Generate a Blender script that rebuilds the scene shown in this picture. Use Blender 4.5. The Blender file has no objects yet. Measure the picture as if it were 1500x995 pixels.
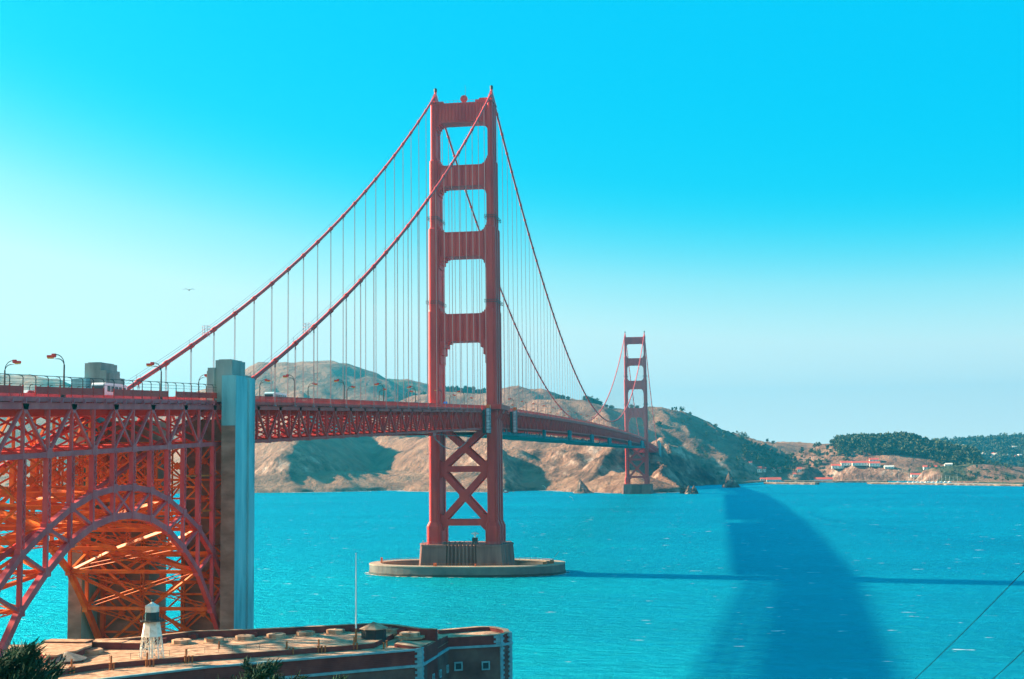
import bpy, bmesh, math, random
import numpy as np
from mathutils import Matrix, Vector
rnd = random.Random(7)
SC = bpy.context.scene
COL = SC.collection
R = math.radians

# ------------------------------------------------------------------ camera
CAM = np.array([118.218, -613.938, 53.301]); FOC = 1944.98
YAW, PIT, ROLL = 0.154867675, 0.0883087976, -0.0106712425
cam = bpy.data.objects.new('camera', bpy.data.cameras.new('camera')); COL.objects.link(cam); SC.camera = cam
cam.data.sensor_width = 36; cam.data.lens = FOC / 1500 * 36
cam.data.clip_start = 0.5; cam.data.clip_end = 20000
cam.matrix_world = (Matrix.Translation(Vector(CAM)) @ Matrix.Rotation(YAW, 4, 'Z')
                    @ Matrix.Rotation(math.pi / 2 + PIT, 4, 'X') @ Matrix.Rotation(ROLL, 4, 'Z'))

# ------------------------------------------------------------------ world, sun, exposure
EXPO = 2.05
SC.view_settings.view_transform = 'Standard'; SC.view_settings.look = 'None'
SC.view_settings.gamma = 1; SC.view_settings.exposure = EXPO; SC.view_settings.use_curve_mapping = False
SUN_EL, SUN_AZ = 25.0, 280.0          # degrees; azimuth clockwise from +Y (280 = west, a little north)
world = bpy.data.worlds.new('World'); SC.world = world; world.use_nodes = True
wn = world.node_tree
sky = wn.nodes.new('ShaderNodeTexSky'); sky.sky_type = 'NISHITA'; sky.sun_disc = False
sky.sun_elevation = R(SUN_EL); sky.sun_rotation = R(SUN_AZ)
sky.air_density = 1.0; sky.dust_density = 1.0; sky.ozone_density = 1.0
sep = wn.nodes.new('ShaderNodeSeparateColor'); wn.links.new(sky.outputs[0], sep.inputs[0])
tc = wn.nodes.new('ShaderNodeTexCoord'); sx = wn.nodes.new('ShaderNodeSeparateXYZ'); wn.links.new(tc.outputs['Generated'], sx.inputs[0])
def wmath(op, a, b=None):
    n = wn.nodes.new('ShaderNodeMath'); n.operation = op
    for k, v in ((0, a), (1, b)):
        if v is None: continue
        if isinstance(v, (int, float)): n.inputs[k].default_value = v
        else: wn.links.new(v, n.inputs[k])
    return n.outputs[0]
g = wmath('MULTIPLY', sep.outputs[1], 0.1)
hz = wmath('EXPONENT', wmath('MULTIPLY', wmath('ABSOLUTE', sx.outputs[2]), -9.0))
south = wmath('MAXIMUM', wmath('SUBTRACT', wmath('MULTIPLY', sx.outputs[1], -1.0), 0.15), 0.0)     # added fill: sky behind the viewpoint whitened to redden the south faces
drive = wmath('ADD', wmath('ADD', wmath('ADD', wmath('MULTIPLY', g, .78), .066), wmath('MULTIPLY', hz, 0.46)), wmath('MULTIPLY', south, 0.47))
ramp = wn.nodes.new('ShaderNodeValToRGB'); wn.links.new(drive, ramp.inputs[0])
els = ramp.color_ramp.elements
els[0].position = 0.0; els[0].color = (0.0, .58, .95, 1)
els[1].position = 1.0; els[1].color = (1.0, 1.03, 1.1, 1)
for p, c in ((.30, (0.0, .62, 1)), (.41, (.0, .70, 1)), (.47, (.05, .77, 1)), (.54, (.34, .90, 1.05)), (.64, (.78, 1.03, 1.22))):
    e = els.new(p); e.color = (*c, 1)
ramp.color_ramp.interpolation = 'B_SPLINE'
mul = wn.nodes.new('ShaderNodeVectorMath'); mul.operation = 'SCALE'; wn.links.new(wmath('MULTIPLY', wmath('ADD', 1.0, wmath('MULTIPLY', wmath('MULTIPLY', hz, hz), .5)), 10 / 2 ** EXPO), mul.inputs['Scale'])
wn.links.new(ramp.outputs[0], mul.inputs[0])
bg = wn.nodes['Background']; wn.links.new(mul.outputs[0], bg.inputs[0]); bg.inputs[1].default_value = 0.1

sun = bpy.data.objects.new('sun', bpy.data.lights.new('sun', 'SUN')); COL.objects.link(sun)
sun.data.energy = 5.0; sun.data.angle = R(1.4); sun.data.color = (1.0, .71, .44)
sd = Vector((math.sin(R(SUN_AZ)) * math.cos(R(SUN_EL)), math.cos(R(SUN_AZ)) * math.cos(R(SUN_EL)), math.sin(R(SUN_EL))))
sun.rotation_euler = sd.to_track_quat('Z', 'Y').to_euler(); sun.location = (-300, 0, 400)

# ------------------------------------------------------------------ measuring helpers (a pixel of the photo onto a known plane of the place)
_F = np.array([-math.sin(YAW) * math.cos(PIT), math.cos(YAW) * math.cos(PIT), math.sin(PIT)])
_R = np.array([math.cos(YAW), math.sin(YAW), 0.0]); _U = np.cross(_R, _F)
def ray(x, y):
    u, v = x - 750, y - 497.5; c, s = math.cos(ROLL), math.sin(ROLL)
    return _F + _R * (u * c + v * s) / FOC - _U * (-u * s + v * c) / FOC
def onX(x, y, X): d = ray(x, y); return CAM + d * (X - CAM[0]) / d[0]
def onY(x, y, Y): d = ray(x, y); return CAM + d * (Y - CAM[1]) / d[1]
def onZ(x, y, Z=0.0): d = ray(x, y); return CAM + d * (Z - CAM[2]) / d[2]

# ------------------------------------------------------------------ scene helpers
def tag(o, label=None, cat=None, group=None, kind=None):
    if label: o['label'] = label
    if cat: o['category'] = cat
    if group: o['group'] = group
    if kind: o['kind'] = kind
    return o
def empty(name, loc=(0, 0, 0), rz=0.0):
    o = bpy.data.objects.new(name, None); COL.objects.link(o); o.location = loc; o.rotation_euler = (0, 0, rz); o.empty_display_size = 1
    return o
def kids(o): return [c for c in bpy.data.objects if c.parent == o]
def copy_tree(o, parent=None, ch=None):
    c = o.copy(); COL.objects.link(c); c.parent = parent
    for k in kids(o): copy_tree(k, c)
    return c
class MB:
    def __init__(s): s.v = []; s.f = []; s.m = []; s.mi = 0
    def add(s, vs, fs):
        n = len(s.v); s.v += [tuple(map(float, p)) for p in vs]; s.f += [tuple(i + n for i in q) for q in fs]; s.m += [s.mi] * len(fs)
    def box(s, x0, x1, y0, y1, z0, z1):
        s.add([(x0,y0,z0),(x1,y0,z0),(x1,y1,z0),(x0,y1,z0),(x0,y0,z1),(x1,y0,z1),(x1,y1,z1),(x0,y1,z1)],
              [(0,3,2,1),(4,5,6,7),(0,1,5,4),(1,2,6,5),(2,3,7,6),(3,0,4,7)])
    def cbox(s, c, sx_, sy_, sz_): s.box(c[0]-sx_/2, c[0]+sx_/2, c[1]-sy_/2, c[1]+sy_/2, c[2]-sz_/2, c[2]+sz_/2)
    def bar(s, p, q, w, h=None, up=(1, 0, 0)):
        """box beam from p to q; h is its size across (along up), w its size in the other direction"""
        h = w if h is None else h
        p = Vector(p); q = Vector(q); d = (q - p)
        if d.length < 1e-6: return
        d.normalize(); u = Vector(up); u = (u - d * u.dot(d))
        if u.length < 1e-4: u = Vector((0, 1, 0)) if abs(d.y) < .9 else Vector((0, 0, 1)); u = u - d * u.dot(d)
        u.normalize(); w_ = d.cross(u)
        vs = []
        for e in (p, q):
            for a, b in ((-1, -1), (1, -1), (1, 1), (-1, 1)): vs.append(e + u * (a * h / 2) + w_ * (b * w / 2))
        s.add(vs, [(0,3,2,1),(4,5,6,7),(0,1,5,4),(1,2,6,5),(2,3,7,6),(3,0,4,7)])
    def tube(s, pts, r, n=8, cap=True):
        pts = [Vector(p) for p in pts]; rs = r if isinstance(r, (list, tuple)) else [r] * len(pts)
        ring = []; base = len(s.v); vs = []
        t0 = (pts[1] - pts[0]).normalized(); ref = Vector((1, 0, 0)) if abs(t0.x) < .8 else Vector((0, 1, 0))
        for i, p in enumerate(pts):
            a = pts[max(i - 1, 0)]; b = pts[min(i + 1, len(pts) - 1)]; t = (b - a).normalized()
            u = (ref - t * ref.dot(t)).normalized(); w = t.cross(u)
            for k in range(n):
                an = 2 * math.pi * k / n; vs.append(p + u * (math.cos(an) * rs[i]) + w * (math.sin(an) * rs[i]))
        fs = []
        for i in range(len(pts) - 1):
            for k in range(n): fs.append((i*n+k, i*n+(k+1) % n, (i+1)*n+(k+1) % n, (i+1)*n+k))
        if cap: fs.append(tuple(range(n))[::-1]); fs.append(tuple((len(pts)-1)*n+k for k in range(n)))
        s.add(vs, fs)
    def prism(s, poly, z0, z1, top=None):
        n = len(poly); top = top or poly
        g0 = z0 if callable(z0) else (lambda x, y: z0); g1 = z1 if callable(z1) else (lambda x, y: z1)
        vs = [(x, y, g0(x, y)) for x, y in poly] + [(x, y, g1(x, y)) for x, y in top]
        s.add(vs, [tuple(range(n))[::-1], tuple(range(n, 2*n))] + [(i, (i+1) % n, n+(i+1) % n, n+i) for i in range(n)])
    def prism_y(s, poly, y0, y1):
        n = len(poly); vs = [(x, y0, z) for x, z in poly] + [(x, y1, z) for x, z in poly]
        s.add(vs, [tuple(range(n)), tuple(range(n, 2*n))[::-1]] + [(i, n+i, n+(i+1) % n, (i+1) % n) for i in range(n)])
    def lathe(s, prof, c=(0, 0, 0), n=16, a0=0.0):
        vs = []; m = len(prof)
        for r, z in prof:
            for k in range(n):
                an = a0 + 2*math.pi*k/n; vs.append((c[0]+r*math.cos(an), c[1]+r*math.sin(an), c[2]+z))
        fs = [(i*n+k, i*n+(k+1) % n, (i+1)*n+(k+1) % n, (i+1)*n+k) for i in range(m-1) for k in range(n)]
        fs += [tuple(range(n))[::-1], tuple((m-1)*n+k for k in range(n))]
        s.add(vs, fs)
    def build(s, name, mat, parent=None, smooth=False, fix=True):
        me = bpy.data.meshes.new(name); me.from_pydata(s.v, [], s.f)
        mats = mat if isinstance(mat, (list, tuple)) else [mat]
        for m_ in mats: me.materials.append(m_)
        if len(mats) > 1: me.polygons.foreach_set('material_index', s.m)
        if fix:
            b = bmesh.new(); b.from_mesh(me); bmesh.ops.recalc_face_normals(b, faces=b.faces); b.to_mesh(me); b.free()
        if smooth: me.polygons.foreach_set('use_smooth', [True] * len(me.polygons))
        me.update()
        o = bpy.data.objects.new(name, me); COL.objects.link(o)
        if parent is not None: o.parent = parent
        return o

# ------------------------------------------------------------------ materials
def nmat(name, col, rough=.6, metal=0.0, spec=.35):
    m = bpy.data.materials.new(name); m.use_nodes = True; b = m.node_tree.nodes['Principled BSDF']
    b.inputs['Base Color'].default_value = (*col, 1); b.inputs['Roughness'].default_value = rough
    b.inputs['Metallic'].default_value = metal; b.inputs['Specular IOR Level'].default_value = spec
    return m
def N(m, t, **kw):
    n = m.node_tree.nodes.new(t)
    for k, v in kw.items():
        if k in n.inputs: n.inputs[k].default_value = v
        else: setattr(n, k, v)
    return n
def L(m, a, b): m.node_tree.links.new(a, b)
def bsdf(m): return m.node_tree.nodes['Principled BSDF']
def ramp_node(m, stops):
    r = N(m, 'ShaderNodeValToRGB'); e = r.color_ramp.elements
    while len(e) < len(stops): e.new(.5)
    for i, (p, c) in enumerate(stops):
        e[i].position = p; e[i].color = (*c, 1) if len(c) == 3 else c
    return r
def noisy(name, stops, scale=1.0, stretch=(1, 1, 1), rough=.7, detail=5, bump=0.0, bscale=None, world=True, spec=.15, nrough=.55):
    """a paint / stone / earth colour that wanders between stops"""
    m = nmat(name, stops[0][1], rough, spec=spec)
    if world:
        gco = N(m, 'ShaderNodeNewGeometry').outputs['Position']
    else: gco = N(m, 'ShaderNodeTexCoord').outputs['Object']
    mp = N(m, 'ShaderNodeMapping'); mp.inputs['Scale'].default_value = stretch; L(m, gco, mp.inputs[0])
    t = N(m, 'ShaderNodeTexNoise', Scale=scale, Detail=detail, Roughness=nrough); L(m, mp.outputs[0], t.inputs['Vector'])
    r = ramp_node(m, stops); L(m, t.outputs['Fac'], r.inputs[0]); L(m, r.outputs[0], bsdf(m).inputs['Base Color'])
    if bump:
        t2 = N(m, 'ShaderNodeTexNoise', Scale=bscale or scale * 4, Detail=6); L(m, mp.outputs[0], t2.inputs['Vector'])
        bm_ = N(m, 'ShaderNodeBump', Strength=min(1, bump), Distance=bump); L(m, t2.outputs['Fac'], bm_.inputs['Height']); L(m, bm_.outputs[0], bsdf(m).inputs['Normal'])
    return m
M = {}
M['steel'] = noisy('orange_steel_paint', [(.25, (.46, .036, .038)), (.5, (.60, .048, .046)), (.75, (.70, .068, .052))], .25, (1, 1, .25), .5)
M['steel_shade_tint'] = noisy('shade_tinted_orange_steel', [(.25, (.42, .06, .075)), (.5, (.56, .09, .11)), (.75, (.64, .15, .16))], .4, (1, 1, .4), .45)  # shaded copy of the bridge paint: mauve skylight put into the colour
M['steel_sun_tint'] = noisy('sun_tinted_orange_steel', [(.25, (.42, .06, .015)), (.5, (.64, .13, .02)), (.75, (.78, .23, .035))], .4, (1, 1, .4), .5)  # sunlit copy of the same paint: golden sunlight put into the colour
M['rope'] = noisy('suspender_rope', [(.3, (.26, .17, .18)), (.7, (.36, .24, .25))], .3, (1, 1, .2), .5)
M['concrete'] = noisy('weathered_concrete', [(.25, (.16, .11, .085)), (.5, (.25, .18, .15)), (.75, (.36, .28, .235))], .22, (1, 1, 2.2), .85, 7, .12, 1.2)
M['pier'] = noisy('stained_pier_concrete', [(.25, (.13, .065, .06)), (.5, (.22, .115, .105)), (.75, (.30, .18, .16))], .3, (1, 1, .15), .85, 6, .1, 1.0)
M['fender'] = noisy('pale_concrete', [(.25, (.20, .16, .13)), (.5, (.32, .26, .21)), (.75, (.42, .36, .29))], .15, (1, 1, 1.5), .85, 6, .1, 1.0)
M['pilaster'] = noisy('skylight_tinted_concrete', [(.3, (.10, .28, .32)), (.45, (.17, .43, .48)), (.6, (.22, .52, .57)), (.75, (.32, .60, .62))], .3, (1, 1, .18), .85, 7, .12, 1.2)  # the cyan skylight on the shaded east side is put into this colour
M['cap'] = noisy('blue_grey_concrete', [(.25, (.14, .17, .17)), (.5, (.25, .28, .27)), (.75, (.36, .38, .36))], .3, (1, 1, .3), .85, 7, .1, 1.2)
M['ringwall'] = noisy('shade_darkened_concrete', [(.25, (.075, .08, .085)), (.5, (.14, .135, .13)), (.75, (.22, .20, .175))], .12, (1, 1, .6), .8, 8, .1, 1.0)  # the ring wall's shade is put into this darker concrete
M['asphalt'] = noisy('asphalt', [(.3, (.045, .045, .045)), (.7, (.07, .07, .07))], .5, rough=.9)
M['white'] = nmat('white_paint', (.8, .8, .8), .4)
M['glass'] = nmat('dark_glass', (.03, .05, .06), .1)
M['black'] = nmat('black_rubber', (.006, .008, .01), .9, spec=0)
M['lampglass'] = nmat('amber_lens', (.75, .42, .05), .3)
M['dark'] = nmat('dark_fitting', (.03, .04, .045), .5)
M['teal_net'] = noisy('teal_sheeting', [(.3, (.01, .07, .09)), (.7, (.04, .20, .23))], .25, rough=.7)
M['grid'] = noisy('pale_scaffold_sheeting', [(.35, (.50, .38, .42)), (.65, (.82, .66, .70))], .5, (1, 1, 3), .6)
M['hotorange'] = nmat('bright_orange_cap', (.85, .12, .02), .5)
M['blue'] = nmat('blue_sign_face', (.0, .22, .75), .4)
M['yellow'] = nmat('yellow_paint', (.8, .42, .02), .5)

# brick: courses with mortar and stains
def brick_mat():
    m = noisy('dark_red_brick', [(.25, (.10, .022, .026)), (.5, (.17, .038, .040)), (.75, (.24, .065, .058))], .35, rough=.9, detail=8, bump=.05, bscale=3)
    geo = N(m, 'ShaderNodeNewGeometry'); sp = N(m, 'ShaderNodeSeparateXYZ'); L(m, geo.outputs['Position'], sp.inputs[0])
    w = N(m, 'ShaderNodeMath', operation='MULTIPLY'); w.inputs[1].default_value = 3.2; L(m, sp.outputs[2], w.inputs[0])
    fr = N(m, 'ShaderNodeMath', operation='FRACT'); L(m, w.outputs[0], fr.inputs[0])
    gt = N(m, 'ShaderNodeMath', operation='GREATER_THAN'); gt.inputs[1].default_value = .82; L(m, fr.outputs[0], gt.inputs[0])
    mx = N(m, 'ShaderNodeMixRGB'); mx.inputs[2].default_value = (.15, .10, .09, 1)
    ml = N(m, 'ShaderNodeMath', operation='MULTIPLY'); ml.inputs[1].default_value = .35; L(m, gt.outputs[0], ml.inputs[0]); L(m, ml.outputs[0], mx.inputs[0])
    src = bsdf(m).inputs['Base Color'].links[0].from_socket; L(m, src, mx.inputs[1]); L(m, mx.outputs[0], bsdf(m).inputs['Base Color'])
    return m
M['brick'] = brick_mat()
M['roof'] = noisy('fort_roof_slabs', [(.3, (.19, .105, .075)), (.5, (.40, .25, .17)), (.7, (.56, .40, .28))], .7, rough=.9, detail=7, bump=.04, bscale=2)
M['granite'] = noisy('granite_trim', [(.3, (.12, .28, .34)), (.7, (.22, .42, .48))], .8, rough=.8)
M['rust'] = noisy('rusty_iron', [(.3, (.25, .08, .03)), (.7, (.42, .17, .07))], 2, rough=.8)

def water_mat():
    m = nmat('sea_water', (0, .3, .35), .25); b = bsdf(m)
    geo = N(m, 'ShaderNodeNewGeometry').outputs['Position']
    mp = N(m, 'ShaderNodeMapping'); mp.inputs['Scale'].default_value = (.6, 1.3, 1); L(m, geo, mp.inputs[0])
    big = N(m, 'ShaderNodeTexNoise', Scale=.006, Detail=4, Roughness=.55); L(m, mp.outputs[0], big.inputs['Vector'])
    r1 = ramp_node(m, [(.34, (.0, .012, .055)), (.45, (.0, .030, .09)), (.56, (.0, .055, .12)), (.68, (.0, .10, .14))]); L(m, big.outputs['Fac'], r1.inputs[0])
    mid = N(m, 'ShaderNodeTexNoise', Scale=.11, Detail=6, Roughness=.6); L(m, mp.outputs[0], mid.inputs['Vector'])
    r2 = ramp_node(m, [(.38, (.50, .55, .60)), (.62, (1.45, 1.40, 1.35))]); L(m, mid.outputs['Fac'], r2.inputs[0])
    mx = N(m, 'ShaderNodeMixRGB', blend_type='MULTIPLY'); mx.inputs[0].default_value = 1; L(m, r1.outputs[0], mx.inputs[1]); L(m, r2.outputs[0], mx.inputs[2])
    # whitecaps
    mp2 = N(m, 'ShaderNodeMapping'); mp2.inputs['Scale'].default_value = (.5, 1.6, 1); L(m, geo, mp2.inputs[0])
    wc = N(m, 'ShaderNodeTexNoise', Scale=.16, Detail=3, Roughness=.6); L(m, mp2.outputs[0], wc.inputs['Vector'])
    wr = ramp_node(m, [(.69, (0, 0, 0)), (.72, (1, 1, 1))]); L(m, wc.outputs['Fac'], wr.inputs[0])
    mw = N(m, 'ShaderNodeMixRGB'); mw.inputs[2].default_value = (.75, .8, .8, 1); L(m, wr.outputs[0], mw.inputs[0]); fi = N(m, 'ShaderNodeTexNoise', Scale=.5, Detail=5, Roughness=.65); L(m, mp2.outputs[0], fi.inputs['Vector'])
    r3 = ramp_node(m, [(.36, (.3, .35, .45)), (.64, (1.8, 1.7, 1.6))]); L(m, fi.outputs['Fac'], r3.inputs[0])
    mx3 = N(m, 'ShaderNodeMixRGB', blend_type='MULTIPLY'); mx3.inputs[0].default_value = 1; L(m, mx.outputs[0], mx3.inputs[1]); L(m, r3.outputs[0], mx3.inputs[2]); L(m, mx3.outputs[0], mw.inputs[1])
    L(m, mw.outputs[0], b.inputs['Base Color'])
    b.inputs['Specular IOR Level'].default_value = 0; b.inputs['Roughness'].default_value = 1
    gl = N(m, 'ShaderNodeBsdfGlossy', Roughness=.42); gl.inputs['Color'].default_value = (.02, .79, 1, 1)
    fr = N(m, 'ShaderNodeFresnel', IOR=1.8); ms = N(m, 'ShaderNodeMixShader'); fa = N(m, 'ShaderNodeMath', operation='ADD'); fa.inputs[1].default_value = .09; fa.use_clamp = True; L(m, fr.outputs[0], fa.inputs[0]); L(m, fa.outputs[0], ms.inputs[0]); L(m, b.outputs[0], ms.inputs[1]); L(m, gl.outputs[0], ms.inputs[2])
    L(m, ms.outputs[0], m.node_tree.nodes['Material Output'].inputs['Surface'])
    w1 = N(m, 'ShaderNodeTexNoise', Scale=.16, Detail=9, Roughness=.7); L(m, mp.outputs[0], w1.inputs['Vector'])
    bp = N(m, 'ShaderNodeBump', Strength=1.0, Distance=3.4); L(m, w1.outputs['Fac'], bp.inputs['Height']); L(m, bp.outputs[0], b.inputs['Normal']); L(m, bp.outputs[0], gl.inputs['Normal']); L(m, bp.outputs[0], fr.inputs['Normal'])
    return m
M['water'] = water_mat()

def hill_mat():
    m = nmat('dry_hillside', (.3, .2, .12), .95, spec=.1); b = bsdf(m)
    g_ = N(m, 'ShaderNodeNewGeometry'); geo = g_.outputs['Position']
    veg = N(m, 'ShaderNodeTexNoise', Scale=.0045, Detail=9, Roughness=.62); L(m, geo, veg.inputs['Vector'])
    grass = N(m, 'ShaderNodeTexNoise', Scale=.02, Detail=6); L(m, geo, grass.inputs['Vector'])
    gr = ramp_node(m, [(.3, (.15, .082, .06)), (.5, (.26, .148, .105)), (.7, (.35, .215, .15))]); L(m, grass.outputs['Fac'], gr.inputs[0])
    at_ = N(m, 'ShaderNodeAttribute', attribute_name='veg')
    add = N(m, 'ShaderNodeMath', operation='ADD'); L(m, veg.outputs['Fac'], add.inputs[0]); L(m, at_.outputs['Fac'], add.inputs[1])
    vr = ramp_node(m, [(.515, (0, 0, 0)), (.56, (1, 1, 1))]); L(m, add.outputs[0], vr.inputs[0])
    sh = N(m, 'ShaderNodeTexNoise', Scale=.05, Detail=5); L(m, geo, sh.inputs['Vector'])
    shr = ramp_node(m, [(.3, (.035, .055, .035)), (.7, (.08, .105, .06))]); L(m, sh.outputs['Fac'], shr.inputs[0])
    mx = N(m, 'ShaderNodeMixRGB'); L(m, vr.outputs[0], mx.inputs[0]); L(m, gr.outputs[0], mx.inputs[1]); L(m, shr.outputs[0], mx.inputs[2])
    # bare rock on the steep cliffs, pale guano patches low on the cliff
    at2 = N(m, 'ShaderNodeAttribute', attribute_name='rock')
    rk = N(m, 'ShaderNodeTexNoise', Scale=.03, Detail=9, Roughness=.7); L(m, geo, rk.inputs['Vector'])
    rr = ramp_node(m, [(.37, (.035, .026, .026)), (.46, (.13, .075, .06)), (.55, (.30, .175, .13)), (.70, (.60, .48, .41))]); L(m, rk.outputs['Fac'], rr.inputs[0])
    mr = N(m, 'ShaderNodeMixRGB'); L(m, at2.outputs['Fac'], mr.inputs[0]); L(m, mx.outputs[0], mr.inputs[1]); L(m, rr.outputs[0], mr.inputs[2])
    L(m, mr.outputs[0], b.inputs['Base Color'])
    bn = N(m, 'ShaderNodeTexNoise', Scale=.035, Detail=9, Roughness=.65); L(m, geo, bn.inputs['Vector'])
    bp = N(m, 'ShaderNodeBump', Strength=1.0, Distance=22.0); L(m, bn.outputs['Fac'], bp.inputs['Height']); L(m, bp.outputs[0], b.inputs['Normal'])
    return m
M['hill'] = hill_mat()
M['leaf'] = noisy('foliage', [(.3, (.030, .050, .030)), (.7, (.085, .11, .05))], .12, rough=.8, spec=.2)
M['cypress'] = noisy('cypress_foliage', [(.3, (.003, .030, .022)), (.62, (.010, .065, .030)), (.9, (.05, .11, .03))], .6, rough=.7, spec=.2)
M['bark'] = nmat('bark', (.09, .06, .045), .9)
M['rock'] = noisy('sea_rock', [(.35, (.04, .04, .04)), (.52, (.13, .085, .07)), (.7, (.45, .32, .25))], .12, rough=.9, detail=8, bump=.6, bscale=.4)
M['redroof'] = noisy('red_roof', [(.3, (.5, .07, .05)), (.7, (.65, .13, .09))], .1, rough=.8)
M['housewall'] = nmat('white_house_wall', (.72, .68, .62), .8)
M['tealwall'] = nmat('pale_blue_wall', (.35, .58, .65), .8)

# ------------------------------------------------------------------ terrain
def vnoise(x, y, seed=0):
    xi = np.floor(x).astype(np.int64); yi = np.floor(y).astype(np.int64); xf = x - xi; yf = y - yi
    def h(a, b):
        n = (a * 374761393 + b * 668265263 + seed * 974634777) & 0x7fffffff
        n = (n ^ (n >> 13)) * 1274126177 & 0x7fffffff
        return ((n ^ (n >> 16)) & 0xffff) / 65535.0
    u = xf * xf * (3 - 2 * xf); v = yf * yf * (3 - 2 * yf)
    return (h(xi, yi) * (1 - u) + h(xi + 1, yi) * u) * (1 - v) + (h(xi, yi + 1) * (1 - u) + h(xi + 1, yi + 1) * u) * v
def fbm(x, y, o=5, seed=0, ridged=False):
    s = 0; a = .5; t = 0
    for k in range(o):
        n = vnoise(x * 2 ** k + 17 * k, y * 2 ** k - 9 * k, seed + k)
        if ridged: n = 1 - abs(2 * n - 1)
        s = s + a * n; t += a; a *= .5
    return s / t
def ridge_px(pts): return [tuple(onY(x, y, Y)) for x, y, Y in pts]
RIDGES = [  # (crest points, slope, rounding)
    (ridge_px([(-260, 500, 2750), (-60, 535, 2750), (0, 546, 2700), (60, 556, 2650), (130, 577, 2600), (220, 592, 2600), (300, 575, 2650), (371, 549, 2700), (400, 536, 2700), (440, 530, 2700), (480, 529, 2700), (505, 540, 2750), (530, 556, 2800), (560, 595, 2850)]), .62, 90),
    (ridge_px([(500, 562, 3250), (545, 554, 3250), (585, 554, 3250), (600, 560, 3250), (628, 576, 3250), (650, 592, 3250)]), .6, 80),
    (ridge_px([(470, 650, 2100), (530, 640, 2150), (590, 625, 2300), (620, 582, 2450), (655, 574, 2500), (700, 575, 2500), (740, 570, 2500), (752, 568, 2500), (765, 572, 2500), (785, 582, 2500), (810, 594, 2500), (840, 604, 2450)]), .62, 60),
    (ridge_px([(785, 604, 2250), (800, 592, 2220), (820, 588, 2200), (845, 593, 2200), (880, 598, 2200), (915, 599, 2220), (958, 600, 2240), (985, 602, 2280)]), .62, 45),
    (ridge_px([(985, 602, 2280), (1000, 608, 2330), (1030, 625, 2430), (1050, 634, 2470), (1075, 655, 2480)]), .75, 30),
    (ridge_px([(1000, 640, 2400), (1030, 633, 2400), (1060, 634, 2420), (1085, 640, 2420), (1120, 644, 2450), (1145, 652, 2450), (1165, 662, 2450)]), .36, 50),
    (ridge_px([(1110, 664, 2700), (1145, 652, 2700), (1160, 646, 2700), (1200, 646, 2700), (1240, 649, 2700), (1290, 658, 2700)]), .4, 60),
    (ridge_px([(1165, 668, 2350), (1195, 664, 2330), (1230, 662, 2330)]), .35, 40),
    (ridge_px([(1228, 684, 2300), (1247, 662, 2280), (1270, 647, 2260), (1300, 648, 2250), (1330, 654, 2250), (1360, 657, 2250), (1388, 662, 2230), (1404, 676, 2220), (1418, 694, 2200)]), .35, 50),
    (ridge_px([(1300, 660, 4300), (1385, 652, 4200), (1440, 649, 4200), (1480, 646, 4200), (1540, 646, 4200), (1700, 650, 4200), (1900, 655, 4200)]), .22, 120),
    (ridge_px([(1345, 696, 1950), (1358, 689, 1950), (1375, 684, 1960), (1400, 683, 1960), (1440, 681, 1960), (1480, 684, 1960), (1560, 686, 1960), (1700, 680, 1960)]), .45, 25),
    # spurs that run down to the strait
    (ridge_px([(435, 575, 2380), (450, 600, 2000), (440, 628, 1750), (428, 664, 1590), (424, 700, 1515)]), .74, 12),
    (ridge_px([(330, 610, 2300), (340, 660, 1800), (350, 690, 1600)]), .7, 12),
    (ridge_px([(560, 640, 2150), (640, 636, 1850), (705, 640, 1680), (728, 668, 1560), (738, 705, 1450)]), .8, 10),
    (ridge_px([(880, 602, 2200), (905, 628, 1750), (900, 650, 1560), (872, 690, 1450), (842, 712, 1400)]), .85, 8),
    (ridge_px([(968, 645, 1860), (975, 655, 1640), (985, 680, 1500), (998, 712, 1370)]), .8, 10),
    (ridge_px([(770, 655, 1640), (800, 650, 1650), (850, 648, 1620), (905, 645, 1600), (955, 655, 1600)]), .75, 25),
    (ridge_px([(972, 662, 1740), (1010, 675, 1760), (1040, 690, 1780), (1065, 702, 1800)]), .5, 8),
    (ridge_px([(1040, 650, 2380), (1080, 668, 2330), (1120, 684, 2280)]), .35, 30),
]
COAST = [(-6000, 1900), (-2200, 1640), (-1200, 1520), (-900, 1450), (-633, 1450), (-560, 1462), (-480, 1500), (-440, 1540), (-405, 1545), (-385, 1480), (-327, 1453), (-216, 1405), (-196, 1460), (-165, 1490), (-140, 1470),
         (-107, 1385), (-64, 1350), (-30, 1296), (10, 1288), (45, 1315), (61, 1345), (58, 1500), (66, 1727), (97, 1785), (158, 1875), (200, 2010), (311, 2110), (392, 2040), (470, 2010), (505, 1850), (600, 1700), (900, 1700), (6000, 1900), (6000, 9000), (-6000, 9000)]
def seg_dist(X, Y, a, b):
    ax, ay = a[0], a[1]; bx, by = b[0] - ax, b[1] - ay; l2 = bx * bx + by * by + 1e-9
    t = np.clip(((X - ax) * bx + (Y - ay) * by) / l2, 0, 1)
    return np.hypot(X - ax - t * bx, Y - ay - t * by), t
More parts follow.
